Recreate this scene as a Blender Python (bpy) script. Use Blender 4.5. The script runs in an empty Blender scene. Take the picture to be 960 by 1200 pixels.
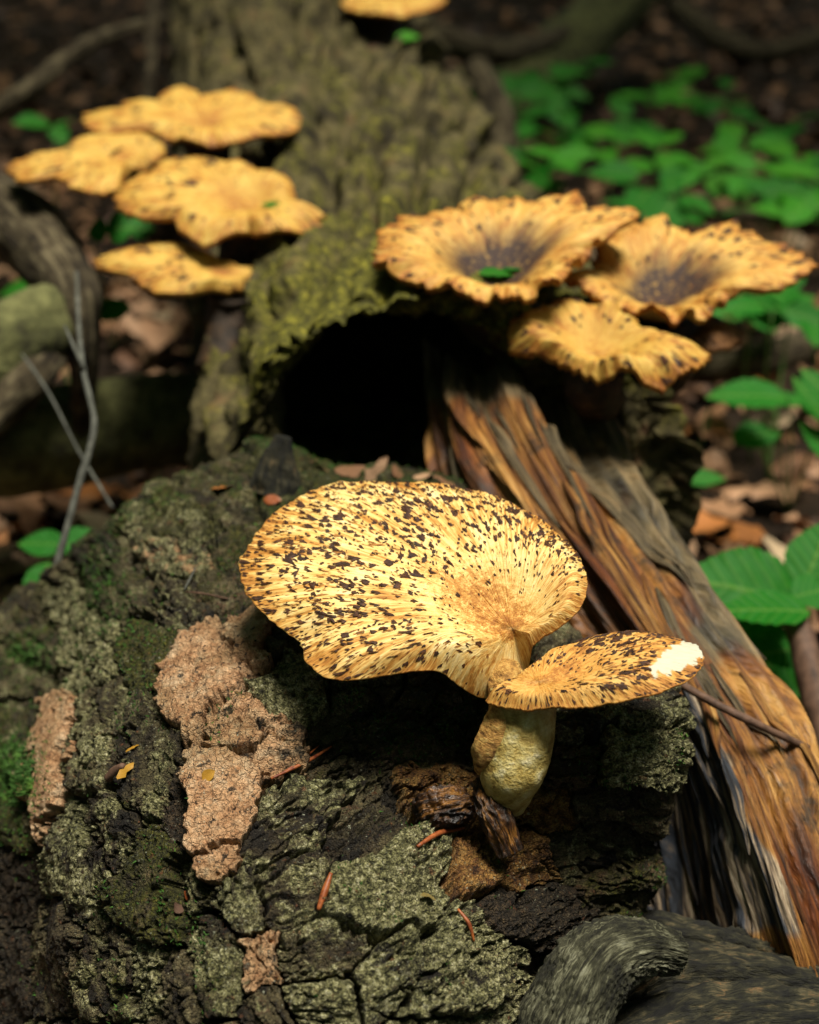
import bpy, math, random
import numpy as np
from mathutils import Vector, Matrix

random.seed(7)
RNG = np.random.default_rng(7)
scene = bpy.context.scene
col = scene.collection

# ------------------------------------------------------------------ camera, sky, sun, exposure
PITCH = math.radians(25.0)
CAM = np.array([0.0, 0.0, 0.75])
FOC = 50.0
cd = bpy.data.cameras.new('camera')
cam = bpy.data.objects.new('camera', cd); col.objects.link(cam)
cam.location = CAM; cam.rotation_euler = (math.pi / 2 - PITCH, 0, 0)
cd.sensor_fit = 'VERTICAL'; cd.sensor_height = 36.0; cd.sensor_width = 28.8; cd.lens = FOC
cd.clip_start = 0.02; cd.clip_end = 200.0
cd.dof.use_dof = True; cd.dof.focus_distance = 0.80; cd.dof.aperture_fstop = 4.8
scene.camera = cam

SUN = np.array([0.17, -0.10, 0.98]); SUN /= np.linalg.norm(SUN)
w = bpy.data.worlds.new('World'); scene.world = w; w.use_nodes = True
wn = w.node_tree.nodes; wl = w.node_tree.links
sky = wn.new('ShaderNodeTexSky'); sky.sky_type = 'NISHITA'; sky.sun_disc = False; sky.dust_density = 5.0; sky.ozone_density = 0.4
sky.sun_elevation = math.asin(SUN[2]); sky.sun_rotation = math.atan2(SUN[0], SUN[1])
wl.new(sky.outputs[0], wn['Background'].inputs[0]); wn['Background'].inputs[1].default_value = 0.05
sd = bpy.data.lights.new('sun', 'SUN'); so = bpy.data.objects.new('sun', sd); col.objects.link(so)
sd.energy = 5.0; sd.angle = math.radians(20); sd.color = (1.0, 0.94, 0.82)
so.rotation_euler = Vector(SUN).to_track_quat('Z', 'Y').to_euler()
scene.view_settings.view_transform = 'Standard'; scene.view_settings.look = 'None'
scene.view_settings.gamma = 1.0; scene.view_settings.exposure = 0.55
scene.render.engine = 'CYCLES'
scene.cycles.use_denoising = True
scene.cycles.max_bounces = 5

# ------------------------------------------------------------------ geometry helpers
FW = np.array([0, math.cos(PITCH), -math.sin(PITCH)]); UP = np.array([0, math.sin(PITCH), math.cos(PITCH)]); RT = np.array([1.0, 0, 0])
K = 18.0 / FOC / 600.0
def ray(px, py):
    return FW + (px - 480.0) * K * RT + (600.0 - py) * K * UP
def at(px, py, d):                       # point of the place seen at a photo pixel, d metres deep
    return CAM + d * ray(px, py)
def at_ground(px, py, z=0.0):
    r = ray(px, py); return CAM + r * ((z - CAM[2]) / r[2])
def project(P):
    v = P - CAM; d = v @ FW
    return 480 + (v @ RT) / d / K, 600 - (v @ UP) / d / K, d
def nrm(v):
    v = np.asarray(v, float); return v / (np.linalg.norm(v, axis=-1, keepdims=True) + 1e-12)
def sstep(a, b, x):
    t = np.clip((x - a) / (b - a), 0, 1); return t * t * (3 - 2 * t)

def _hash(ix, iy, iz, seed):
    h = (ix.astype(np.uint32) * np.uint32(374761393) + iy.astype(np.uint32) * np.uint32(668265263)
         + iz.astype(np.uint32) * np.uint32(2147483647) + np.uint32((seed * 974634777) & 0xffffffff))
    h = (h ^ (h >> np.uint32(13))) * np.uint32(1274126177)
    h = (h ^ (h >> np.uint32(16))) * np.uint32(2246822519)
    return (h ^ (h >> np.uint32(15))).astype(np.float32) / np.float32(4294967295.0)
def vnoise(p, seed=0):                   # value noise, -1..1, p (...,3)
    p = np.asarray(p, np.float64)
    i = np.floor(p).astype(np.int64); f = (p - i).astype(np.float32)
    u = f * f * f * (f * (f * 6 - 15) + 10)
    def c(dx, dy, dz): return _hash(i[..., 0] + dx, i[..., 1] + dy, i[..., 2] + dz, seed)
    ux, uy, uz = u[..., 0], u[..., 1], u[..., 2]
    a = c(0,0,0) * (1 - ux) + c(1,0,0) * ux; b = c(0,1,0) * (1 - ux) + c(1,1,0) * ux
    e = c(0,0,1) * (1 - ux) + c(1,0,1) * ux; g = c(0,1,1) * (1 - ux) + c(1,1,1) * ux
    return ((a * (1 - uy) + b * uy) * (1 - uz) + (e * (1 - uy) + g * uy) * uz) * 2 - 1
_R = np.array([[0.8, 0.6, 0.0], [-0.48, 0.64, 0.6], [0.36, -0.48, 0.8]])
def fbm(p, oct=4, seed=0, gain=0.5):
    p = np.asarray(p, float); s = 0; a = 1.0; t = 0
    for k in range(oct):
        s = s + a * vnoise(p, seed + k * 17); t += a; a *= gain; p = (p @ _R) * 2.03 + 3.7
    return s / t
def ridged(p, oct=3, seed=0):
    p = np.asarray(p, float); s = 0; a = 1.0; t = 0
    for k in range(oct):
        s = s + a * (1 - 2 * np.abs(vnoise(p, seed + k * 13))); t += a; a *= 0.5; p = (p @ _R) * 2.1 + 1.3
    return s / t
def worley(p, seed=0):                   # F1, F2 and a per-cell random
    p = np.asarray(p, float); i = np.floor(p).astype(np.int64)
    f1 = np.full(p.shape[:-1], 9.0); f2 = f1.copy(); rid = np.zeros(p.shape[:-1], np.float32)
    for dx in (-1, 0, 1):
        for dy in (-1, 0, 1):
            for dz in (-1, 0, 1):
                a, b, c = i[..., 0] + dx, i[..., 1] + dy, i[..., 2] + dz
                q = np.stack([a + _hash(a, b, c, seed), b + _hash(a, b, c, seed + 1), c + _hash(a, b, c, seed + 2)], -1)
                d = np.sqrt(((q - p) ** 2).sum(-1)); n = d < f1
                f2 = np.where(n, f1, np.minimum(f2, d)); f1 = np.where(n, d, f1)
                rid = np.where(n, _hash(a, b, c, seed + 5), rid)
    return f1, f2, rid

def crom(C, n):                          # Catmull-Rom along axis 0 of C to n samples
    C = np.asarray(C, float); m = len(C)
    t = np.linspace(0, m - 1, n); i = np.minimum(t.astype(int), m - 2); f = t - i
    f = f.reshape((-1,) + (1,) * (C.ndim - 1))
    P = np.concatenate([[2 * C[0] - C[1]], C, [2 * C[-1] - C[-2]]])
    a, b, c, d = P[i], P[i + 1], P[i + 2], P[i + 3]
    return 0.5 * (2 * b + (c - a) * f + (2 * a - 5 * b + 4 * c - d) * f ** 2 + (3 * b - a - 3 * c + d) * f ** 3)
def grid_quads(nr, nc, wrap=False):
    r = np.arange(nr - 1)[:, None]; c = np.arange(nc if wrap else nc - 1)[None, :]; c2 = (c + 1) % nc
    q = np.stack([r * nc + c, r * nc + c2, (r + 1) * nc + c2, (r + 1) * nc + c], -1)
    return q.reshape(-1, 4)
def grid_normals(G, wrap=False):
    du = np.gradient(G, axis=0)
    if wrap: dv = (np.roll(G, -1, 1) - np.roll(G, 1, 1)) * 0.5
    else: dv = np.gradient(G, axis=1)
    return nrm(np.cross(dv, du))
def raw_mesh(name, V, F, smooth=True, attrs=None, normals=None):
    V = np.asarray(V, np.float32).reshape(-1, 3); F = np.asarray(F, np.int32)
    me = bpy.data.meshes.new(name); n = F.shape[1]
    me.vertices.add(len(V)); me.vertices.foreach_set('co', V.ravel())
    me.loops.add(F.size); me.loops.foreach_set('vertex_index', F.ravel())
    me.polygons.add(len(F)); me.polygons.foreach_set('loop_start', np.arange(0, F.size, n, dtype=np.int32))
    me.polygons.foreach_set('use_smooth', np.full(len(F), smooth, bool))
    me.update(calc_edges=True)
    for k, A in (attrs or {}).items():
        A = np.asarray(A, np.float32).reshape(len(V), -1)
        if A.shape[1] == 3:
            a = me.attributes.new(k, 'FLOAT_VECTOR', 'POINT'); a.data.foreach_set('vector', A.ravel())
        else:
            a = me.attributes.new(k, 'FLOAT', 'POINT'); a.data.foreach_set('value', A.ravel())
    if normals is not None:
        me.normals_split_custom_set_from_vertices(np.asarray(normals, np.float32).reshape(-1, 3))
    return me
def link(name, me, mat=None, parent=None, kind=None, label=None):
    o = bpy.data.objects.new(name, me); col.objects.link(o)
    if mat is not None and me is not None and not me.materials: me.materials.append(mat)
    if parent is not None: o.parent = parent
    if kind: o['kind'] = kind
    if label: o['label'] = label
    return o
def tag(o, label, cat, group=None):
    o['label'] = label; o['category'] = cat
    if group: o['group'] = group
    return o
def empty(name, loc, label, cat, group=None):
    # the Empty sits at the thing's base; its parts keep world coordinates through the inverse matrix
    o = bpy.data.objects.new(name, None); col.objects.link(o); o.location = Vector(loc)
    o.empty_display_size = 0.02
    return tag(o, label, cat, group)
def under(o, root):                      # parent keeping the part where it stands
    o.parent = root; o.matrix_parent_inverse = Matrix.Translation(-Vector(root.location)); return o

def tube_grid(path, rad, nseg, nlen, ref=(0, 0, 1)):
    P = crom(np.asarray(path, float), nlen); R = crom(np.asarray(rad, float), nlen)
    T = nrm(np.gradient(P, axis=0)); ref = np.asarray(ref, float)
    S = nrm(np.cross(T, ref)); U = np.cross(S, T)
    a = np.linspace(0, 2 * np.pi, nseg, endpoint=False)
    N = S[:, None] * np.cos(a)[None, :, None] + U[:, None] * np.sin(a)[None, :, None]
    return P, R, T, N, a
def tube(path, rad, nseg=10, nlen=24, ref=(0, 0, 1), amp=0.0, freq=40.0, stretch=0.25, seed=0, attrs=False, ends=True):
    P, R, T, N, a = tube_grid(path, rad, nseg, nlen, ref)
    L = np.concatenate([[0], np.cumsum(np.linalg.norm(np.diff(P, axis=0), axis=1))])
    q = np.stack([N[..., 0] * R[:, None] * freq, N[..., 2] * R[:, None] * freq + N[..., 1] * R[:, None] * freq,
                  np.broadcast_to(L[:, None], N.shape[:2]) * freq * stretch], -1)
    h = amp * (0.7 * ridged(q, 3, seed) + 0.6 * fbm(q * 0.35, 3, seed + 5)) if amp else 0.0
    G = P[:, None] + N * (R[:, None] + h)[..., None]
    V = G.reshape(-1, 3); F = grid_quads(nlen, nseg, True)
    V = np.concatenate([V, P[:1], P[-1:]])
    n0 = nlen * nseg; k = np.arange(nseg); k2 = (k + 1) % nseg
    if ends:
        F = np.concatenate([F, np.stack([np.full(nseg, n0), k2, k, np.full(nseg, n0)], -1)[:, [0, 1, 2, 2]],
                            np.stack([np.full(nseg, n0 + 1), (nlen - 1) * nseg + k, (nlen - 1) * nseg + k2], -1)[:, [0, 1, 2, 2]]])
    # triangles as their own list
    tube.fib = np.concatenate([np.stack([np.broadcast_to(a[None] * R.mean(), (nlen, nseg)), np.broadcast_to(L[:, None], (nlen, nseg)), np.zeros((nlen, nseg))], -1).reshape(-1, 3), np.zeros((2, 3))])
    return V, F
def tube_mesh(name, *a, **k):
    V, F = tube(*a, **k)
    quads = F[F[:, 2] != F[:, 3]]; tris = F[F[:, 2] == F[:, 3]][:, :3]
    me = bpy.data.meshes.new(name)
    nq, nt = len(quads), len(tris)
    me.vertices.add(len(V)); me.vertices.foreach_set('co', V.astype(np.float32).ravel())
    li = np.concatenate([quads.ravel(), tris.ravel()]).astype(np.int32)
    me.loops.add(len(li)); me.loops.foreach_set('vertex_index', li)
    me.polygons.add(nq + nt)
    me.polygons.foreach_set('loop_start', np.concatenate([np.arange(nq) * 4, nq * 4 + np.arange(nt) * 3]).astype(np.int32))
    me.polygons.foreach_set('use_smooth', np.ones(nq + nt, bool))
    me.update(calc_edges=True)
    fa = me.attributes.new('fibre', 'FLOAT_VECTOR', 'POINT'); fa.data.foreach_set('vector', tube.fib.astype(np.float32).ravel())
    return me

# ------------------------------------------------------------------ material helpers
class NT:
    def __init__(s, name):
        s.m = bpy.data.materials.new(name); s.m.use_nodes = True; s.t = s.m.node_tree; s.n = s.t.nodes
        s.b = s.n['Principled BSDF']; s.out = s.n['Material Output']
    def _in(s, sock, v):
        if v is None: return
        if isinstance(v, bpy.types.NodeSocket): s.t.links.new(v, sock)
        elif isinstance(v, (tuple, list)) and sock.type == 'RGBA' and len(v) == 3: sock.default_value = (*v, 1)
        else: sock.default_value = v
    def obj(s): return s.n.new('ShaderNodeTexCoord').outputs['Object']
    def attr(s, name, out='Fac'):
        a = s.n.new('ShaderNodeAttribute'); a.attribute_name = name; return a.outputs[out]
    def sep(s, v):
        x = s.n.new('ShaderNodeSeparateXYZ'); s._in(x.inputs[0], v); return x.outputs
    def mul(s, v, k):
        x = s.n.new('ShaderNodeVectorMath'); x.operation = 'MULTIPLY'; s._in(x.inputs[0], v); x.inputs[1].default_value = k; return x.outputs[0]
    def vadd(s, a, b):
        x = s.n.new('ShaderNodeVectorMath'); x.operation = 'ADD'; s._in(x.inputs[0], a); s._in(x.inputs[1], b); return x.outputs[0]
    def noise(s, vec, scale, detail=4, rough=0.55, dist=0.0, out='Fac'):
        x = s.n.new('ShaderNodeTexNoise'); s._in(x.inputs['Vector'], vec); x.inputs['Scale'].default_value = scale
        x.inputs['Detail'].default_value = detail; x.inputs['Roughness'].default_value = rough; x.inputs['Distortion'].default_value = dist
        return x.outputs[out]
    def vor(s, vec, scale, feature='F1', out='Distance'):
        x = s.n.new('ShaderNodeTexVoronoi'); x.feature = feature; s._in(x.inputs['Vector'], vec); x.inputs['Scale'].default_value = scale
        return x.outputs[out]
    def ramp(s, fac, stops, interp='LINEAR'):
        x = s.n.new('ShaderNodeValToRGB'); s._in(x.inputs[0], fac); e = x.color_ramp.elements; x.color_ramp.interpolation = interp
        while len(e) < len(stops): e.new(0.5)
        for k, (p, c) in enumerate(stops):
            e[k].position = p; e[k].color = (*c, 1) if isinstance(c, tuple) else (c, c, c, 1)
        return x.outputs[0]
    def mix(s, fac, a, b, blend='MIX'):
        x = s.n.new('ShaderNodeMix'); x.data_type = 'RGBA'; x.blend_type = blend
        s._in(x.inputs[0], fac); s._in(x.inputs[6], a); s._in(x.inputs[7], b); return x.outputs[2]
    def math(s, op, a, b=None, c=None):
        x = s.n.new('ShaderNodeMath'); x.operation = op; s._in(x.inputs[0], a); s._in(x.inputs[1], b); s._in(x.inputs[2], c); return x.outputs[0]
    def mr(s, v, a, b, c=0.0, d=1.0):
        x = s.n.new('ShaderNodeMapRange'); s._in(x.inputs[0], v)
        for k, q in enumerate((a, b, c, d)): x.inputs[k + 1].default_value = q
        return x.outputs[0]
    def bump(s, h, strength, dist, normal=None):
        x = s.n.new('ShaderNodeBump'); x.inputs['Strength'].default_value = strength; x.inputs['Distance'].default_value = dist
        s._in(x.inputs['Height'], h); s._in(x.inputs['Normal'], normal); return x.outputs[0]
    def done(s, color, rough=0.8, normal=None, spec=0.3, sss=None):
        s._in(s.b.inputs['Base Color'], color); s._in(s.b.inputs['Roughness'], rough); s._in(s.b.inputs['Normal'], normal)
        s._in(s.b.inputs['Specular IOR Level'], spec)
        if sss:
            s.b.inputs['Subsurface Weight'].default_value = sss[0]; s.b.inputs['Subsurface Radius'].default_value = sss[1]; s.b.inputs['Subsurface Scale'].default_value = sss[2]
        return s.m

def mat_bark():
    m = NT('bark'); o = m.obj(); A = m.sep(m.attr('mask_a', 'Vector')); B = m.sep(m.attr('mask_b', 'Vector')); tone = B[2]
    n1 = m.noise(o, 55, 8, 0.68); n2 = m.noise(o, 300, 6, 0.74); n3 = m.noise(o, 1000, 3, 0.65); n4 = m.noise(o, 26, 4, 0.6)
    def lump(mask, noise, k): return m.math('ADD', mask, m.math('MULTIPLY', m.math('SUBTRACT', noise, 0.5), k))
    base = m.ramp(lump(tone, n1, 1.6), [(0.10, (0.014, 0.010, 0.006)), (0.30, (0.055, 0.040, 0.019)), (0.5, (0.115, 0.092, 0.042)), (0.68, (0.19, 0.155, 0.078)), (0.86, (0.14, 0.075, 0.036)), (1.0, (0.24, 0.17, 0.10))])
    lich = m.ramp(n2, [(0.39, (0.022, 0.020, 0.008)), (0.46, (0.14, 0.135, 0.052)), (0.54, (0.38, 0.36, 0.165)), (0.63, (0.68, 0.65, 0.42))])
    lf = m.mr(lump(lump(A[1], n1, 2.6), tone, 0.8), 0.40, 0.70)
    c = m.mix(lf, base, lich)
    moss = m.ramp(n2, [(0.36, (0.014, 0.015, 0.002)), (0.5, (0.060, 0.060, 0.007)), (0.66, (0.15, 0.14, 0.018))])
    mf = m.mr(lump(A[2], m.noise(o, 60, 6, 0.68), 2.4), 0.40, 0.72)
    c = m.mix(mf, c, moss)
    pk = m.ramp(lump(m.noise(m.mul(o, (1, 1, 1.6)), 75, 8, 0.62), n2, 0.55), [(0.20, (0.13, 0.055, 0.025)), (0.36, (0.44, 0.225, 0.105)), (0.52, (0.62, 0.37, 0.195)), (0.68, (0.70, 0.50, 0.31)), (0.84, (0.42, 0.26, 0.15))])
    speck = m.mr(m.noise(o, 210, 5, 0.62), 0.60, 0.63)
    pk = m.mix(m.math('MULTIPLY', speck, 0.9), pk, (0.03, 0.022, 0.016))
    pf = m.mr(lump(A[0], m.noise(o, 95, 6, 0.72), 2.0), 0.40, 0.52)
    c = m.mix(pf, c, pk)
    og = m.ramp(m.noise(o, 130, 7, 0.72), [(0.36, (0.030, 0.011, 0.004)), (0.46, (0.20, 0.085, 0.018)), (0.56, (0.40, 0.215, 0.055)), (0.68, (0.20, 0.15, 0.07))])
    c = m.mix(m.mr(lump(B[0], m.noise(o, 80, 6, 0.7), 2.0), 0.42, 0.58), c, og)
    br = m.ramp(n2, [(0.36, (0.008, 0.006, 0.003)), (0.52, (0.045, 0.030, 0.015)), (0.68, (0.17, 0.115, 0.06))])
    c = m.mix(m.mr(lump(B[1], n1, 1.8), 0.42, 0.62), c, br)
    crust = m.mr(m.noise(o, 520, 3, 0.6), 0.63, 0.69)                      # specks of pale crust lichen
    c = m.mix(m.math('MULTIPLY', crust, m.mr(n4, 0.45, 0.6)), c, (0.50, 0.52, 0.40))
    rust = m.mr(m.noise(o, 160, 5, 0.65), 0.62, 0.68)                     # rusty crumbs of inner bark
    c = m.mix(m.math('MULTIPLY', rust, 0.75), c, (0.20, 0.075, 0.03))
    np_ = m.math('SUBTRACT', 1.0, m.math('MULTIPLY', pf, 0.65))
    c = m.mix(m.math('MULTIPLY', m.mr(n3, 0.38, 0.58, 0.85, 0.0), np_), c, m.mix(1.0, c, (0.22, 0.20, 0.16), 'MULTIPLY'))
    c = m.mix(m.mr(m.noise(o, 17, 4, 0.6), 0.40, 0.58, 0.5, 0.0), c, m.mix(1.0, c, (0.42, 0.46, 0.36), 'MULTIPLY'))
    c = m.mix(m.mr(n3, 0.58, 0.68, 0.0, 0.5), c, m.mix(1.0, c, (1.7, 1.65, 1.5), 'MULTIPLY'))
    vr = m.vor(m.vadd(o, m.mul(m.noise(o, 300, 2, 0.5, out='Color'), (0.006, 0.006, 0.006))), 210, 'DISTANCE_TO_EDGE')
    h = m.math('ADD', m.math('ADD', n2, m.math('MULTIPLY', n3, 0.5)), m.mr(vr, 0.0, 0.12, -0.5, 0.0))
    return m.done(c, m.mr(n2, 0.3, 0.7, 0.5, 0.95), m.bump(h, 1.0, 0.0042), 0.3)

def mat_trunk():
    m = NT('trunk_bark'); o = m.obj(); A = m.sep(m.attr('mask_a', 'Vector'))
    n1 = m.noise(o, 22, 6, 0.65); n2 = m.noise(o, 120, 4, 0.65)
    c = m.ramp(n1, [(0.36, (0.008, 0.006, 0.003)), (0.47, (0.046, 0.037, 0.014)), (0.58, (0.105, 0.088, 0.034)), (0.70, (0.10, 0.048, 0.022))])
    moss = m.ramp(n2, [(0.3, (0.030, 0.030, 0.005)), (0.55, (0.10, 0.095, 0.012)), (0.75, (0.24, 0.21, 0.025))])
    mf = m.mr(m.math('ADD', A[2], m.math('MULTIPLY', m.math('SUBTRACT', m.noise(o, 26, 5, 0.65), 0.5), 1.9)), 0.35, 0.75)
    c = m.mix(mf, c, moss)
    c = m.mix(m.mr(n2, 0.35, 0.6, 0.55, 0.0), c, (0.012, 0.010, 0.006))
    return m.done(c, 0.9, m.bump(n2, 0.8, 0.006), 0.2)

def mat_wood():
    m = NT('split_wood'); f = m.attr('fibre', 'Vector'); A = m.sep(m.attr('mask_a', 'Vector')); o = m.obj()
    wv = m.vadd(f, m.mul(m.noise(f, 9, 3, 0.5, out='Color'), (0.009, 0.0, 0.0)))
    s1 = m.noise(m.mul(wv, (190, 7, 1)), 1.0, 6, 0.66); s2 = m.noise(m.mul(wv, (900, 20, 1)), 1.0, 4, 0.65)
    c = m.ramp(s1, [(0.34, (0.030, 0.010, 0.002)), (0.45, (0.16, 0.060, 0.009)), (0.55, (0.34, 0.16, 0.030)), (0.70, (0.48, 0.30, 0.10))])
    big = m.noise(m.mul(f, (30, 5, 1)), 1.0, 3, 0.5)
    c = m.mix(m.mr(big, 0.42, 0.62), c, m.mix(1.0, c, (0.50, 0.30, 0.16), 'MULTIPLY'))
    stain = m.noise(o, 34, 6, 0.68); c = m.mix(m.mr(stain, 0.54, 0.66, 0.0, 0.85), c, (0.020, 0.015, 0.008))
    grey = m.ramp(s1, [(0.32, (0.012, 0.010, 0.006)), (0.45, (0.06, 0.048, 0.024)), (0.58, (0.16, 0.115, 0.055)), (0.70, (0.26, 0.15, 0.05))])
    gf = m.mr(m.math('ADD', A[2], m.math('MULTIPLY', m.math('SUBTRACT', s1, 0.5), 1.6)), 0.35, 0.6)
    c = m.mix(gf, c, grey)
    char = m.ramp(s1, [(0.36, (0.008, 0.009, 0.012)), (0.48, (0.035, 0.042, 0.055)), (0.55, (0.22, 0.16, 0.10)), (0.66, (0.52, 0.43, 0.30))])
    cf = m.mr(m.math('ADD', A[1], m.math('MULTIPLY', m.math('SUBTRACT', m.noise(m.mul(f, (40, 12, 1)), 1.0, 4, 0.6), 0.5), 1.2)), 0.4, 0.6)
    c = m.mix(cf, c, char)
    mo = m.ramp(m.noise(o, 160, 4, 0.6), [(0.35, (0.012, 0.013, 0.005)), (0.6, (0.06, 0.06, 0.014)), (0.75, (0.10, 0.085, 0.04))])
    c = m.mix(m.mr(A[0], 0.4, 0.6), c, mo)
    c = m.mix(m.mr(s2, 0.40, 0.54, 0.75, 0.0), c, m.mix(1.0, c, (0.30, 0.24, 0.18), 'MULTIPLY'))
    return m.done(c, m.mr(s2, 0.3, 0.7, 0.4, 0.8), m.bump(m.math('ADD', s1, m.math('MULTIPLY', s2, 0.6)), 1.0, 0.004), 0.35)

def mat_cap(name, pale, mid, dark, tip, streak=(26.0, 3.0), patch=None, deep=None):
    m = NT(name); rv = m.attr('radial', 'Vector'); X = m.sep(rv); s = m.attr('rim'); o = m.obj()
    q = m.mul(rv, (streak[0], streak[0], streak[1]))
    a = m.noise(q, 1.0, 6, 0.62, 0.3); b = m.noise(m.mul(rv, (streak[0] * 3.2, streak[0] * 3.2, streak[1] * 3.5)), 1.0, 4, 0.6)
    kc = m.mr(s, 0.16, 0.5); iso = m.noise(o, 260, 5, 0.65); iso2 = m.noise(o, 900, 3, 0.6)
    a = m.math('ADD', m.math('MULTIPLY', a, kc), m.math('MULTIPLY', iso, m.math('SUBTRACT', 1.0, kc)))
    b = m.math('ADD', m.math('MULTIPLY', b, kc), m.math('MULTIPLY', iso2, m.math('SUBTRACT', 1.0, kc)))
    blot = m.noise(o, 38, 3, 0.5)
    v = m.math('ADD', m.math('MULTIPLY', a, 0.62), m.math('MULTIPLY', b, 0.38))
    v = m.math('ADD', v, m.math('MULTIPLY', m.math('SUBTRACT', blot, 0.5), -0.35))
    v = m.math('ADD', v, m.mr(s, 0.0, 0.32, 0.13, 0.0)); v = m.math('ADD', v, m.mr(s, 0.86, 1.0, 0.0, 0.10))
    c = m.ramp(v, [(0.36, pale), (0.50, mid), (0.60, dark), (0.72, tip)])
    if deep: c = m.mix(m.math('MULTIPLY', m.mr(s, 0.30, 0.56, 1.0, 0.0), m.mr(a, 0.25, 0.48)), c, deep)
    if patch is not None:
        pm = m.attr('patch'); pf = m.mr(m.math('ADD', pm, m.math('MULTIPLY', m.math('SUBTRACT', m.noise(o, 170, 4, 0.6), 0.5), 0.9)), 0.42, 0.52)
        c = m.mix(pf, c, m.mix(b, patch, (0.50, 0.49, 0.39)))
    h = m.math('ADD', m.math('MULTIPLY', a, 0.6), b)
    return m.done(c, 0.62, m.bump(h, 0.55, 0.0016), 0.3, (0.12, (1.0, 0.5, 0.2), 0.004))

def mat_simple(name, stops, scale=60, rough=0.8, bump=0.5, dist=0.002, spec=0.3, stretch=(1, 1, 1), detail=5, sss=None):
    m = NT(name); o = m.mul(m.obj(), stretch)
    n = m.noise(o, scale, detail, 0.62); n2 = m.noise(o, scale * 5, 3, 0.6)
    c = m.ramp(n, stops); c = m.mix(m.mr(n2, 0.35, 0.65, 0.35, 0.0), c, m.mix(1.0, c, (0.3, 0.3, 0.3), 'MULTIPLY'))
    return m.done(c, rough, m.bump(m.math('ADD', n, m.math('MULTIPLY', n2, 0.4)), bump, dist), spec, sss)

def mat_fibre(name, stops, across=420, along=22, rough=0.85, bump=1.0, dist=0.003, spec=0.3):
    m = NT(name); f = m.attr('fibre', 'Vector'); o = m.obj()
    wv = m.vadd(f, m.mul(m.noise(o, 60, 3, 0.5, out='Color'), (0.003, 0.003, 0.0)))
    a = m.noise(m.mul(wv, (across, along, 1)), 1.0, 5, 0.65); b = m.noise(o, 55, 5, 0.65); c3 = m.noise(m.mul(wv, (across * 3, along * 3, 1)), 1.0, 3, 0.6)
    v = m.math('ADD', a, m.math('MULTIPLY', m.math('SUBTRACT', b, 0.5), 0.8))
    c = m.ramp(v, stops); c = m.mix(m.mr(c3, 0.36, 0.6, 0.6, 0.0), c, m.mix(1.0, c, (0.25, 0.25, 0.22), 'MULTIPLY'))
    return m.done(c, rough, m.bump(m.math('ADD', a, m.math('MULTIPLY', c3, 0.5)), bump, dist), spec)

def mat_leaf(name, c1, c2, rough=0.5):
    m = NT(name); t = m.attr('blade', 'Vector'); X = m.sep(t); o = m.obj()
    rnd = m.n.new('ShaderNodeObjectInfo').outputs['Random']
    ax = m.math('ABSOLUTE', X[0])
    vein = m.math('SINE', m.math('MULTIPLY', m.math('SUBTRACT', X[1], m.math('MULTIPLY', ax, 0.75)), 46.0))
    vf = m.math('MULTIPLY', m.mr(vein, 0.80, 1.0), 0.35)
    mid = m.mr(ax, 0.012, 0.03, 1.0, 0.0)
    c = m.mix(m.noise(o, 30, 3), c1, c2)
    c = m.mix(m.math('MULTIPLY', rnd, 0.5), c, m.mix(1.0, c, (1.8, 0.95, 0.6), 'MULTIPLY'))
    c = m.mix(m.math('MAXIMUM', vf, m.math('MULTIPLY', mid, 0.6)), c, m.mix(0.25, c, (0.35, 0.5, 0.1)))
    nb = m.bump(m.math('ADD', vein, m.math('MULTIPLY', mid, 2.0)), 0.25, 0.0015)
    m.done(c, 0.62, nb, 0.2)
    tr = m.n.new('ShaderNodeBsdfTranslucent'); m._in(tr.inputs[0], m.mix(1.0, c, (1.0, 1.25, 0.5), 'MULTIPLY')); m._in(tr.inputs[1], nb)
    mx = m.n.new('ShaderNodeMixShader'); mx.inputs[0].default_value = 0.35
    m.t.links.new(m.b.outputs[0], mx.inputs[1]); m.t.links.new(tr.outputs[0], mx.inputs[2]); m.t.links.new(mx.outputs[0], m.out.inputs[0])
    return m.m

def mat_litter():
    m = NT('dry_leaf'); o = m.obj(); t = m.attr('tone')
    c = m.ramp(t, [(0.0, (0.035, 0.016, 0.008)), (0.25, (0.13, 0.06, 0.025)), (0.45, (0.27, 0.14, 0.065)), (0.62, (0.42, 0.26, 0.15)), (0.8, (0.36, 0.13, 0.025)), (0.92, (0.48, 0.36, 0.22)), (1.0, (0.20, 0.10, 0.07))])
    n = m.noise(o, 90, 4, 0.6); c = m.mix(m.mr(n, 0.35, 0.65, 0.55, 0.0), c, m.mix(1.0, c, (0.35, 0.3, 0.25), 'MULTIPLY'))
    return m.done(c, 0.6, m.bump(n, 0.4, 0.003), 0.35)

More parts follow.
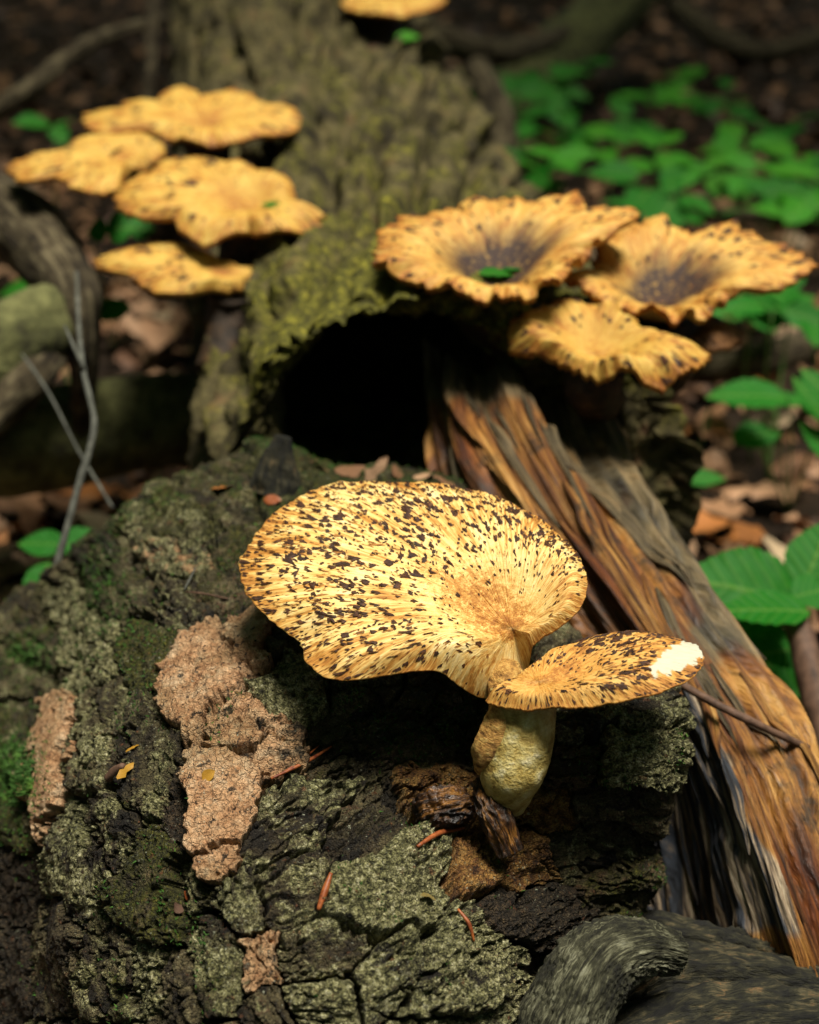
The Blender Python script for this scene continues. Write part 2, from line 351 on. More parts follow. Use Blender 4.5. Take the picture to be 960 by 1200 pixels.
M = dict(
    bark=mat_bark(), trunk=mat_trunk(), wood=mat_wood(), litter=mat_litter(),
    soil=mat_simple('soil', [(0.3, (0.006, 0.004, 0.003)), (0.55, (0.022, 0.014, 0.008)), (0.75, (0.05, 0.03, 0.016))], 18, 0.95, 0.9, 0.01, 0.1),
    cap=mat_cap('cap_skin', (0.74, 0.60, 0.29), (0.65, 0.43, 0.135), (0.43, 0.20, 0.037), (0.26, 0.097, 0.016)),
    cap2=mat_cap('cap_skin_patch', (0.62, 0.39, 0.12), (0.50, 0.26, 0.055), (0.36, 0.15, 0.025), (0.21, 0.075, 0.012), (18, 4), patch=(0.40, 0.40, 0.29)),
    capb=mat_cap('cap_skin_far', (0.52, 0.36, 0.085), (0.44, 0.26, 0.045), (0.34, 0.145, 0.02), (0.16, 0.05, 0.008), (16, 5.0)),
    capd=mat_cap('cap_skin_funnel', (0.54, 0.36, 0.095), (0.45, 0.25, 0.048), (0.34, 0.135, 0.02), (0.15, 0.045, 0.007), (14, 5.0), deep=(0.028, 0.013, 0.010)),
    pores=mat_simple('pores', [(0.35, (0.42, 0.25, 0.07)), (0.55, (0.58, 0.40, 0.15)), (0.7, (0.66, 0.5, 0.24))], 500, 0.75, 0.5, 0.001),
    capdark=mat_simple('shaded_cap', [(0.35, (0.05, 0.02, 0.006)), (0.55, (0.16, 0.07, 0.02)), (0.72, (0.30, 0.15, 0.04))], 60, 0.7, 0.8, 0.004),  # cap colours darkened, standing for the shade under the cap above
    fibril=mat_simple('fibril', [(0.35, (0.16, 0.055, 0.010)), (0.55, (0.36, 0.15, 0.03)), (0.72, (0.52, 0.26, 0.06))], 300, 0.7, 0.3, 0.0005),
    scale_flake=mat_simple('scale_flake', [(0.35, (0.018, 0.006, 0.002)), (0.56, (0.050, 0.017, 0.005)), (0.72, (0.17, 0.06, 0.012))], 300, 0.7, 0.4, 0.0006),
    stem=mat_simple('stem_flesh', [(0.34, (0.22, 0.14, 0.03)), (0.48, (0.42, 0.31, 0.085)), (0.60, (0.52, 0.43, 0.17)), (0.7, (0.62, 0.55, 0.32))], 110, 0.6, 0.9, 0.003, sss=(0.1, (1, .6, .25), .004)),
    stem_dark=mat_simple('stem_shaded', [(0.35, (0.008, 0.005, 0.002)), (0.55, (0.032, 0.017, 0.006)), (0.72, (0.09, 0.045, 0.015))], 60, 0.7, 0.8, 0.004),  # stem colours darkened to carry the shade the caps throw
    stem_rind=mat_simple('stem_rind', [(0.32, (0.10, 0.038, 0.008)), (0.5, (0.42, 0.22, 0.05)), (0.68, (0.60, 0.40, 0.12))], 160, 0.7, 0.9, 0.003, stretch=(1, 1, 2.2)),
    branch=mat_fibre('branch_bark', [(0.34, (0.014, 0.010, 0.006)), (0.5, (0.055, 0.042, 0.022)), (0.66, (0.14, 0.115, 0.065))], 160, 10, 0.9, 0.9, 0.006, 0.2),
    mossy=mat_simple('mossy_bark', [(0.3, (0.016, 0.014, 0.007)), (0.5, (0.07, 0.072, 0.024)), (0.7, (0.15, 0.15, 0.055))], 35, 0.95, 0.8, 0.006),
    twig=mat_simple('twig_bark', [(0.3, (0.035, 0.035, 0.028)), (0.55, (0.085, 0.088, 0.072)), (0.7, (0.15, 0.15, 0.12))], 120, 0.85, 0.5, 0.001),
    twig_brown=mat_simple('brown_twig', [(0.3, (0.035, 0.018, 0.010)), (0.6, (0.12, 0.065, 0.04))], 120, 0.7, 0.5, 0.001),
    root=mat_fibre('root_fibre', [(0.34, (0.010, 0.010, 0.006)), (0.50, (0.045, 0.044, 0.023)), (0.62, (0.15, 0.148, 0.09)), (0.74, (0.26, 0.26, 0.18))], 700, 60),
    root_dark=mat_fibre('dark_root', [(0.38, (0.004, 0.004, 0.003)), (0.54, (0.020, 0.019, 0.009)), (0.64, (0.062, 0.052, 0.026)), (0.76, (0.15, 0.085, 0.035))], 380, 60),
    wet=mat_fibre('wet_root', [(0.36, (0.006, 0.004, 0.003)), (0.52, (0.045, 0.018, 0.006)), (0.64, (0.22, 0.095, 0.018)), (0.75, (0.34, 0.18, 0.05))], 500, 60, 0.4, 1.0, 0.003, 0.4),
    needle=mat_simple('needle', [(0.35, (0.11, 0.022, 0.008)), (0.65, (0.34, 0.10, 0.025))], 200, 0.45, 0.2, 0.0005),
    bit=mat_simple('yellow_bit', [(0.35, (0.20, 0.09, 0.01)), (0.65, (0.50, 0.28, 0.03))], 150, 0.55, 0.2, 0.0005),
    moss=mat_simple('moss_tuft', [(0.3, (0.012, 0.035, 0.004)), (0.55, (0.035, 0.10, 0.010)), (0.75, (0.09, 0.17, 0.02))], 60, 0.8, 0.0, 0.001),
    leaf=mat_leaf('green_leaf', (0.004, 0.092, 0.005), (0.012, 0.165, 0.007)),
    leaf_y=mat_leaf('young_green_leaf', (0.012, 0.18, 0.008), (0.05, 0.26, 0.012)),
    green_stem=mat_simple('green_stem', [(0.3, (0.03, 0.10, 0.015)), (0.7, (0.10, 0.20, 0.04))], 80, 0.6, 0.2, 0.001),
)

# ------------------------------------------------------------------ forest floor
def ground_z(x, y):
    p = np.stack([np.asarray(x) * 1.3, np.asarray(y) * 1.3, np.zeros_like(np.asarray(x, float))], -1)
    far = np.clip((np.asarray(y) - 3.5) / 10, 0, 1)
    return 0.05 * fbm(p, 3, 41) + 0.012 * fbm(p * 7, 3, 43) - 0.03 + 0.5 * far ** 1.5
gx = np.sign(np.linspace(-1, 1, 260)) * np.abs(np.linspace(-1, 1, 260)) ** 2.2 * 30
gy = -1.5 + np.linspace(0, 1, 320) ** 2.6 * 60
GX, GY = np.meshgrid(gx, gy)
G = np.stack([GX, GY, ground_z(GX, GY)], -1)
floor = link('forest_floor', raw_mesh('forest_floor', G, grid_quads(320, 260)), M['soil'], kind='structure')

# ------------------------------------------------------------------ the fallen log
log = empty('fallen_log', (0.02, 0.75, 0.0), 'big rotting fallen log with hollow mouth, cracked mossy bark and split orange wood', 'log')

# --- near bark-covered back of the log
ROWS = [
 [(135,600,1.08),(220,556,1.10),(300,522,1.12),(400,545,1.12),(480,548,1.12),(560,580,1.08),(640,700,.98),(700,770,.93)],
 [(108,690,1.04),(190,640,1.01),(290,610,1.01),(400,620,1.00),(490,640,.98),(570,680,.95),(650,760,.90),(735,800,.89)],
 [(88,790,.99),(180,730,.93),(290,710,.91),(400,720,.90),(490,740,.89),(570,780,.87),(660,808,.86),(765,815,.86)],
 [(58,880,.95),(150,830,.87),(270,810,.84),(390,820,.83),(480,840,.83),(560,860,.835),(670,872,.82),(782,870,.83)],
 [(40,980,.92),(140,920,.83),(260,910,.79),(380,920,.80),(470,930,.815),(560,930,.83),(680,935,.82),(786,918,.83)],
 [(38,1070,.90),(130,1020,.80),(250,1010,.755),(370,1020,.765),(460,1020,.77),(560,1020,.80),(672,1010,.835),(768,985,.86)],
 [(42,1160,.88),(130,1130,.78),(250,1120,.735),(370,1120,.73),(460,1120,.735),(560,1100,.77),(668,1090,.83),(764,1060,.865)],
 [(45,1290,.86),(130,1270,.77),(250,1260,.72),(370,1260,.715),(460,1260,.715),(555,1230,.745),(650,1180,.82),(748,1130,.88)],
]
cg = []
for r in ROWS:
    pts = [at(*p) for p in r]
    l = pts[0]; lf = at(r[0][0] - 75, r[0][1] + 60, r[0][2] + 0.07); l2 = at(r[0][0] - 190, r[0][1] + 150, r[0][2] + 0.10)
    e = pts[-1]; rf = e + np.array([0.018, 0.07, -0.03]); r2 = e + np.array([0.012, 0.16, -0.16])
    cg.append([l2, lf] + pts + [rf, r2])
cg = np.array(cg)
back1 = cg[0] + np.array([0, 0.05, -0.035]); back2 = cg[0] + np.array([0, 0.11, -0.13])
cg = np.concatenate([[back2], [back1], cg])
NR, NC = 860, 860
S0 = crom(cg, NR); S0 = np.swapaxes(crom(np.swapaxes(S0, 0, 1), NC), 0, 1)
N0 = grid_normals(S0)
if N0[NR // 2, NC // 2] @ (CAM - S0[NR // 2, NC // 2]) < 0: N0 = -N0
PX, PY, _ = project(S0)

# bark plates: centre, run of the grain, slenderness, size, kind, proudness in mm
SEEDS = [
 (60,1130,88,1.9,1,'G',0),(98,1010,95,2,1,'L',2),(120,860,97,2.0,1.2,'G',3),(125,1150,90,2,1,'G',3),(122,975,92,1.6,.8,'G',4),
 (165,900,90,1.9,.9,'G',2),(180,1045,86,1.8,1.2,'Y',4),(165,1130,95,1.5,.8,'L',2),(208,1150,90,1.8,.8,'G',2),(110,765,80,1.5,1,'L',1),
 (140,690,60,1.4,1,'M',1),(190,605,20,1.5,1,'G',0),(200,655,20,1.3,.8,'K',3),(258,575,10,1.6,1,'M',0),(300,650,10,1.4,1,'M',0),
 (335,575,15,1.5,1,'Y',1),(160,755,90,1.4,.8,'M',0),(205,705,40,1.3,.8,'G',0),(262,690,10,1.6,.8,'M',-2),
 (242,780,80,1.5,1.25,'P',5),(285,738,20,1.4,.75,'P',4),(282,845,120,1.3,.8,'R',4),(318,888,20,1.3,.7,'R',2),(255,948,100,1.3,.95,'P',4),
 (252,1000,90,1.2,.55,'P',3),(62,900,100,3.2,1,'P',9),(196,950,95,2.4,.6,'B',-4),(210,1040,92,2.2,.6,'G',-3),
 (345,800,-10,1.7,1,'L',1),(375,745,0,1.5,1,'G',0),(430,795,-12,1.9,1,'G',0),(470,850,-20,2,1.1,'D',-5),(400,880,-30,1.8,1,'D',-5),
 (340,960,-30,1.6,1.2,'G',2),(350,1035,-18,1.6,1,'G',2),(440,975,-35,1.6,1,'D',-4),(525,805,-10,1.6,1,'D',-1),(515,935,-20,1.3,.75,'O',4),
 (452,1050,-26,1.6,1.5,'L',6),(540,1135,-27,2.0,1.6,'L',7),(455,1150,-25,1.5,1.3,'L',4),(390,1110,-10,1.2,1,'G',2),(385,1180,0,1.2,1,'L',3),
 (300,1120,80,1.3,1,'R',2),(285,1060,90,1.3,.8,'G',0),(255,1140,85,1.4,1,'G',2),(315,1190,60,1.2,.9,'G',2),(615,1185,-35,1.5,1,'L',2),
 (500,1230,-25,1.8,1.3,'L',3),(400,1250,-10,1.4,1.1,'G',2),(260,1240,80,1.4,1.1,'G',2),(130,1260,88,1.6,1.1,'G',2),
 (562,1020,-62,1.3,.9,'O',8),(625,1012,-20,1.5,.9,'O',6),(645,1072,-30,1.7,1.1,'B',5),(590,1075,-60,1.2,.7,'B',3),
 (690,842,-3,2.6,1.2,'L',5),(745,895,-3,1.9,1,'L',5),(660,892,0,2,1,'D',0),(720,945,0,2.2,1,'D',-3),(690,1005,0,2,1,'D',-4),
 (735,1045,-8,2.6,1,'M',-2),(642,955,10,1.5,.8,'O',0),(600,870,0,1.5,1,'D',-3),(580,765,0,1.6,1,'G',0),(665,755,-5,1.7,1,'G',0),
 (480,690,0,1.6,1.2,'D',0),(410,660,0,1.6,1.2,'D',0),(540,630,5,1.6,1.2,'D',0),(400,565,0,1.5,1,'M',0),(480,570,0,1.5,1,'M',0),
 (70,1240,90,1.6,1,'G',0),(690,1120,-20,2,1,'D',-3),(20,860,80,1.4,1.2,'M',0),(10,960,80,1.3,1,'M',1),(5,1040,90,1.3,1,'B',0),(8,1130,85,1.4,1.1,'B',1),(0,780,30,1.5,1.2,'G',0),
]
SD = np.array([s[:5] for s in SEEDS], float); KIND = [s[5] for s in SEEDS]; SH = np.array([s[6] for s in SEEDS], float)
wp = S0 * 55
wx = PX + 30 * fbm(wp * 0.6, 5, 3, 0.6) + 2.5 * vnoise(S0 * 420, 4); wy = PY + 30 * fbm(wp * 0.6 + 9, 5, 5, 0.6) + 2.5 * vnoise(S0 * 420 + 5, 6)
F1 = np.full(PX.shape, 1e9); F2 = F1.copy(); ID = np.zeros(PX.shape, int)
for k, (sx, sy, an, asp, sz) in enumerate(SD):
    ca, sa = math.cos(math.radians(an)), math.sin(math.radians(an)); r = math.sqrt(asp)
    dx, dy = wx - sx, wy - sy
    d = np.sqrt(((dx * ca + dy * sa) / r) ** 2 + ((-dx * sa + dy * ca) * r) ** 2) / sz
    n = d < F1; F2 = np.where(n, F1, np.minimum(F2, d)); ID = np.where(n, k, ID); F1 = np.where(n, d, F1)
edge = F2 - F1
gap = 5.5 + 4.5 * fbm(S0 * 30, 2, 21)
fiss = (1 - sstep(0.3, np.maximum(gap, 1.5), edge)) * sstep(-0.55, 0.05, fbm(S0 * 26, 3, 23))
round_ = 1 - sstep(0, 34, edge)
rs = np.random.default_rng(3); tx = rs.normal(0, 1, len(SD)); ty = rs.normal(0, 1, len(SD))
tilt = (tx[ID] * (wx - SD[ID, 0]) + ty[ID] * (wy - SD[ID, 1])) / 60.0
# grain-aligned coordinates inside each plate
an = np.radians(SD[ID, 2]); gu = (PX * np.cos(an) + PY * np.sin(an)); gv = (-PX * np.sin(an) + PY * np.cos(an))
gc = np.stack([gu * 0.010, gv * 0.038, ID * 3.1], -1)
gw = gc + 0.35 * np.stack([fbm(S0 * 90, 3, 31), fbm(S0 * 90, 3, 32), np.zeros_like(PX)], -1)
flake = fbm(gw, 4, 33)                                      # flaky layers: stepped height
st = (flake * 1.5 + 1) * 5.0; fr = st - np.floor(st); terr = np.floor(st) + sstep(0.80, 1.0, fr)
lay = ridged(np.stack([gu * 0.012, gv * 0.10, ID * 1.7], -1) + 0.5 * fbm(S0 * 70, 3, 35)[..., None], 3, 36)
kn = np.array(KIND)[ID]
smoothP = np.where(kn == 'P', 0.7, 1.0)
layK = np.where(np.isin(kn, ['D', 'M', 'B']), 1.5, np.where(kn == 'P', 0.3, 0.8))
warp3 = 0.45 * np.stack([fbm(S0 * 110, 3, 51), fbm(S0 * 110, 3, 53), np.zeros_like(PX)], -1)
f1, f2, rid = worley(np.stack([gu * 0.020, gv * 0.050, ID * 2.3 + 0.5], -1) + warp3, 52)       # cracks along and across the grain
crackA = (1 - sstep(0.015, 0.11, f2 - f1)) * sstep(-0.15, 0.25, fbm(S0 * 30, 2, 55) + 0.12)
g1, g2, rid2 = worley(S0 * 150 + 0.5 * fbm(S0 * 200, 2, 56)[..., None], 54)
crackB = (1 - sstep(0.02, 0.14, g2 - g1)) * sstep(-0.1, 0.3, fbm(S0 * 40, 2, 60))
h1, h2, _r = worley(S0 * 75 + 0.6 * fbm(S0 * 150, 3, 66)[..., None], 67); pit = 1 - sstep(0.05, 0.24, h1 + 0.08 * fbm(S0 * 300, 2, 68))
tone = (rid * 0.55 + 0.45 * _hash(np.floor(st).astype(np.int64), ID, ID * 0 + 3, 9)) + 0.15 * fbm(S0 * 60, 3, 69)
hh = (SH[ID] * 1.25 * sstep(-2, 9, edge) + 2.4 * np.clip(tilt, -2, 2) * sstep(0, 20, edge)
      - 13.0 * fiss - 1.5 * round_ * smoothP
      + 1.1 * (terr - 5.0) * smoothP + 1.0 * lay * layK + 1.6 * (rid - 0.5) * sstep(0.02, 0.12, f2 - f1)
      - 4.2 * crackA * smoothP * np.where(kn == 'P', 0.3, 1) - 1.5 * crackB * np.where(kn == 'P', 0.35, 1) - 2.2 * pit * (kn == 'P') + 3.0 * fbm(S0 * 14, 3, 57)
      + (0.75 * fbm(S0 * 190, 3, 58) + 0.35 * fbm(S0 * 600, 2, 59)) * np.where(kn == 'P', 0.5, 1))
# the proud plate edges of the photograph: the left slab and the ledge
hh = hh * 0.001 * sstep(0, 0.03, np.linspace(0, 1, NR))[:, None]
S1 = S0 + N0 * hh[..., None]
S1N = grid_normals(S1)
if S1N[NR // 2, NC // 2] @ (CAM - S1[NR // 2, NC // 2]) < 0: S1N = -S1N
MK = dict(G=(0, .45, .15, 0, 0), L=(0, .95, .0, 0, 0), M=(0, .25, .62, 0, 0), Y=(0, .35, .75, 0, 0), D=(0, .05, .42, 0, .35), P=(1, 0, 0, 0, 0),
          R=(.62, 0, 0, .25, .35), O=(0, .1, .1, 1, .0), B=(0, .1, .0, .2, .9), K=(.35, .9, 0, 0, 0))
mk = np.array([MK[k] for k in KIND]) + np.random.default_rng(8).normal(0, 1, (len(KIND), 5)) * np.array([0, .22, .16, 0, .10]); mk = mk[ID]
qf = grid_quads(NR, NC); fi = ID[:-1, :-1].copy()
# each connected piece becomes a plate; crumbs join the piece beside them
lab = np.arange(fi.size).reshape(fi.shape); sh_ = (fi[1:] == fi[:-1]); sw_ = (fi[:, 1:] == fi[:, :-1])
for _ in range(200):
    old = lab.copy()
    m_ = np.where(sh_, np.minimum(lab[1:], lab[:-1]), 1 << 30); lab[1:] = np.minimum(lab[1:], m_); lab[:-1] = np.minimum(lab[:-1], m_)
    m_ = np.where(sw_, np.minimum(lab[:, 1:], lab[:, :-1]), 1 << 30); lab[:, 1:] = np.minimum(lab[:, 1:], m_); lab[:, :-1] = np.minimum(lab[:, :-1], m_)
    lab = lab.ravel()[lab.ravel()[lab]]
    if (lab == old).all(): break
for _ in range(12):
    ul, cnt = np.unique(lab, return_counts=True); tiny = ul[cnt < 900]
    if len(tiny) == 0: break
    mt = np.isin(lab, tiny)
    for dy_, dx_ in ((0, 1), (1, 0), (0, -1), (-1, 0)):
        nb_ = np.roll(lab, (dy_, dx_), (0, 1)); src = mt & ~np.roll(mt, (dy_, dx_), (0, 1)); lab = np.where(src, nb_, lab); mt = np.isin(lab, tiny)
    for _k in range(40):
        nb_ = np.roll(lab, 1, 1); src = np.isin(lab, tiny) & ~np.isin(nb_, tiny); lab = np.where(src, nb_, lab)
        if not src.any(): break
ul, fid = np.unique(lab.ravel(), return_inverse=True); KIND_OF = [KIND[fi.ravel()[u]] for u in ul]
pn = S1N.reshape(-1, 3); pv = S1.reshape(-1, 3); pm = mk.reshape(-1, 5)
if np.cross(pv[qf[0, 1]] - pv[qf[0, 0]], pv[qf[0, 3]] - pv[qf[0, 0]]) @ pn[qf[0, 0]] < 0: qf = qf[:, ::-1]
PLATE_LABEL = {'P': 'pinkish tan patch of bare inner bark', 'O': 'orange brown crumbling bark chunk', 'M': 'moss covered bark plate', 'L': 'pale lichen covered bark plate'}
for k in range(len(ul)):
    f = qf[fid == k]
    u, inv = np.unique(f, return_inverse=True)
    me = raw_mesh('bark_plate', pv[u], inv.reshape(-1, 4), attrs=dict(mask_a=pm[u, :3], mask_b=np.concatenate([pm[u, 3:], tone.reshape(-1, 1)[u]], 1)), normals=pn[u])
    under(link('bark_plate', me, M['bark'], label=PLATE_LABEL.get(KIND_OF[k])), log)

SPX, SPY, SPD = project(pv)
def surf(px, py):                        # the bark surface seen near a pixel: point and outward normal
    d2 = (SPX - px) ** 2 + (SPY - py) ** 2
    c = np.where(d2 < 9.0)[0]
    if len(c) == 0: c = np.array([np.argmin(d2)])
    i = c[np.argmin(SPD[c])]; return pv[i], pn[i]

# --- trunk behind, with the hollow mouth
TP = [at(516, 590, 1.22), at(496, 510, 1.38), at(446, 350, 1.75), at(388, 190, 2.2), at(345, 50, 2.8), at(320, -50, 3.6)]
TR = [0.18, 0.18, 0.188, 0.20, 0.205, 0.21]
nl, ns = 420, 420
P_, R_, T_, N_, a_ = tube_grid(TP, TR, ns, nl)
Lr = np.concatenate([[0], np.cumsum(np.linalg.norm(np.diff(P_, axis=0), axis=1))])
ang = np.broadcast_to(a_[None], (nl, ns)); LL = np.broadcast_to(Lr[:, None], (nl, ns))
flare = 1 + 0.22 * np.exp(-LL / 0.22) * np.clip(np.cos(ang - math.radians(-18)), 0, 1) 
swirl = ang * 1.0 + LL * 1.3
q = np.stack([np.cos(swirl) * 5.0, np.sin(swirl) * 5.0, LL * 3.2], -1); q = q + 0.35 * fbm(q * 1.2, 3, 61)[..., None]
w1, w2, wr = worley(q, 62)
Gt = P_[:, None] + N_ * (R_[:, None] * flare)[..., None]
ht = 0.030 * sstep(0.0, 0.28, w2 - w1) + 0.016 * (wr - 0.5) + 0.022 * fbm(Gt * 9, 3, 63) + 0.010 * ridged(q * 2.2, 3, 64) + 0.005 * fbm(Gt * 90, 3, 65)
ht = ht * (0.35 + 0.65 * sstep(0.0, 0.15, LL))
Gt = Gt + N_ * ht[..., None]
# mouth: ring face and the inside of the hollow added before the first ring
face = []
mouth_c = at(455, 475, 1.20); ax = T_[0]
hole = 0.088 * (1 + 0.10 * np.sin(2 * a_ + 0.7) + 0.08 * np.sin(3 * a_ + 2) + 0.05 * np.sin(7 * a_))
prof = [(-1, 0.62), (-1, 0.30), (-0.6, 0.14), (0.0, 0.03), (0.12, 0.0), (0.30, -0.015), (0.5, -0.022), (0.7, -0.012), (0.88, 0.0)]
outer = Gt[0] - P_[0]
for t, back in prof:
    rr = hole[:, None] * N_[0]
    c = mouth_c
    if t < 0: ring = c + rr * (0.25 if back > 0.5 else (0.9 if back > 0.2 else 1.05)) + ax * back
    else: ring = (c + rr) * (1 - t) + (P_[0] + outer) * t + ax * back
    face.append(ring)
face = crom(np.array(face), 120)
face = face + ax * (0.022 * fbm(face * 22, 4, 71) + 0.010 * ridged(face * 60, 3, 72))[..., None] + N_[0] * (0.012 * fbm(face * 30, 3, 73))[..., None]
Gall = np.concatenate([face, Gt])
nt_ = len(Gall)
mossn = sstep(-0.35, 0.9, np.concatenate([np.full((120, ns), 0.0), np.zeros((nl, ns))]) + np.sin(np.concatenate([np.broadcast_to(a_, (120, ns)), ang])) ) * np.concatenate([np.ones((120, ns)), 0.25 + 0.75 * np.exp(-LL / 0.9)])
mk3 = np.stack([np.zeros_like(mossn), np.zeros_like(mossn), 0.05 + 0.5 * mossn + 0.45 * np.concatenate([np.ones((120, ns)), np.exp(-LL / 0.14)]) * sstep(0.2, 0.95, np.sin(np.concatenate([np.broadcast_to(a_, (120, ns)), ang])))], -1)
tq = grid_quads(nt_, ns, True)
under(link('trunk', raw_mesh('trunk', Gall, tq, attrs=dict(mask_a=mk3)), M['trunk'], label='mossy hollow trunk running back from the dark mouth'), log)
def trunk_pt(L, deg, out=0.0):
    i = int(np.argmin(np.abs(Lr - L))); j = int(round(math.radians(deg) / (2 * math.pi) * ns)) % ns
    return Gt[i, j] + N_[i, j] * out

# --- split orange wood running down to the right
WR = [
 [(505,400,1.26),(535,430,1.22),(580,430,1.19),(625,450,1.19),(690,455,1.22),(740,480,1.30),(770,540,1.42)],
 [(520,520,1.20),(548,500,1.15),(600,490,1.13),(655,520,1.13),(720,540,1.17),(765,570,1.27),(800,640,1.40)],
 [(560,640,1.14),(600,590,1.08),(655,590,1.06),(715,615,1.06),(770,625,1.10),(805,660,1.20),(835,740,1.32)],
 [(630,770,1.07),(670,700,1.03),(720,685,1.00),(775,710,1.00),(825,735,1.04),(862,770,1.14),(890,850,1.26)],
 [(700,890,1.03),(742,815,.985),(790,795,.95),(845,815,.95),(895,835,.99),(935,870,1.08),(965,940,1.20)],
 [(745,1000,1.00),(790,930,.96),(840,900,.915),(900,925,.91),(955,940,.95),(995,970,1.04),(1030,1040,1.15)],
 [(770,1120,.98),(815,1060,.95),(880,1010,.89),(945,1050,.88),(1005,1060,.92),(1050,1080,1.0),(1090,1150,1.1)],
 [(790,1260,.96),(840,1200,.93),(925,1150,.87),(990,1190,.86),(1050,1200,.90),(1100,1220,.98),(1140,1290,1.08)],
]
wg = np.array([[at(*p) for p in r] for r in WR])
wnr, wnc = 620, 420
W0 = crom(wg, wnr); W0 = np.swapaxes(crom(np.swapaxes(W0, 0, 1), wnc), 0, 1)
WN = grid_normals(W0)
if WN[300, 200] @ (CAM - W0[300, 200]) < 0: WN = -WN
vv, uu = np.meshgrid(np.linspace(0, 1, wnr), np.linspace(0, 1, wnc), indexing='ij')
um = uu * 0.24; vm = vv * 0.75
wob = um + 0.007 * fbm(np.stack([um * 14, vm * 5, um * 0], -1), 3, 81)
fq = np.stack([wob * 130, vm * 5.0, um * 0], -1)
rough_f = sstep(0.42, 0.62, uu) + sstep(0.28, 0.10, uu)
hw = 0.0035 * ridged(fq, 3, 82) * (0.35 + rough_f) + 0.010 * fbm(np.stack([wob * 38, vm * 3.0, um * 0], -1), 3, 83) + 0.0012 * fbm(np.stack([wob * 600, vm * 18, um * 0], -1), 2, 84)
steps = fbm(np.stack([wob * 45, vm * 2.2, um * 0 + 4], -1), 2, 85); stw = (steps + 1) * 4; hw = hw + 0.006 * (np.floor(stw) + sstep(0.8, 1, stw - np.floor(stw)) - 4) * (0.5 + rough_f)
W1 = W0 + WN * hw[..., None]
cn = fbm(np.stack([um * 18, vm * 7, um * 0 + 2], -1), 3, 86)
char = sstep(0.49, 0.38, uu + 0.12 * cn) * sstep(0.50, 0.60, vv + 0.05 * cn) * sstep(0.98, 0.90, vv)
greyw = np.clip(sstep(0.47, 0.60, uu + 0.14 * cn) * 0.9 + 0.7 * sstep(0.16, 0.06, vv), 0, 1)
kk = sstep(0.50, 0.78, vv + 0.25 * cn); greyw = greyw * (1 - kk) + kk * greyw * sstep(0.62, 0.8, uu + 0.1 * cn)
dk = sstep(0.66, 0.74, uu + 0.08 * cn) * sstep(0.55, 0.42, vv) + sstep(0.80, 0.88, uu + 0.06 * cn)
mka = np.stack([np.clip(dk, 0, 1), char, greyw], -1)
wq = grid_quads(wnr, wnc)
under(link('split_wood', raw_mesh('split_wood', W1, wq, attrs=dict(mask_a=mka, fibre=np.stack([um, vm, um * 0], -1))), M['wood'], label='bare orange split wood running down from the hollow'), log)
def wood_pt(u, v, out=0.0):
    i, j = int(v * (wnr - 1)), int(u * (wnc - 1)); return W1[i, j] + WN[i, j] * out
rs = np.random.default_rng(12)
def splinter(u, v0, v1, r, kind, lift):
    n = 14; ts = np.linspace(0, 1, 6)
    path = [wood_pt(min(max(u + 0.015 * math.sin(3 * t + u * 20), 0.02), .98), v0 + (v1 - v0) * t, r * 0.4 + lift * math.sin(math.pi * t * 0.5) * 0.5) for t in ts]
    rad = [r * 0.3, r, r * 1.1, r * 0.9, r * 0.6, r * 0.12]
    P, R, T, N, a = tube_grid(path, rad, 9, n)
    fl = np.where(np.abs(np.sin(a)) > 0.7, 0.45, 1.25)
    V = P[:, None] + N * (R[:, None] * fl[None] * (1 + 0.35 * fbm(np.stack([np.cos(a)[None] * 2 + 0 * R[:, None], np.sin(a)[None] * 2 + 0 * R[:, None], np.arange(n)[:, None] * .25 + a[None] * 0 + u * 30], -1), 2, 5)))[..., None]
    um_ = np.broadcast_to(u * 0.24 + np.cos(a)[None] * 0.006, (n, 9)); vm_ = np.broadcast_to((v0 + (v1 - v0) * np.linspace(0, 1, n))[:, None] * 0.75, (n, 9))
    mk = np.zeros((n, 9, 3)); mk[..., {'orange': 0, 'char': 1, 'grey': 2}[kind]] = 0 if kind == 'orange' else 0.8
    under(link('splinter', raw_mesh('splinter', V, grid_quads(n, 9, True), attrs=dict(mask_a=mk, fibre=np.stack([um_, vm_, um_ * 0], -1))), M['wood']), log)
for k in range(46):
    zone = k % 4
    if zone == 0: u, v0, ln, kd = rs.uniform(.46, .72), rs.uniform(.12, .55), rs.uniform(.12, .30), 'grey'
    elif zone == 1: u, v0, ln, kd = rs.uniform(.30, .66), rs.uniform(.25, .75), rs.uniform(.10, .24), 'orange'
    elif zone == 2: u, v0, ln, kd = rs.uniform(.04, .36), rs.uniform(.56, .76), rs.uniform(.06, .16), 'char'
    else: u, v0, ln, kd = rs.uniform(.05, .5), rs.uniform(.0, .2), rs.uniform(.08, .2), 'grey'
    splinter(u, v0, min(v0 + ln, .97), rs.uniform(.0014, .0034), kd, rs.uniform(.001, .006))

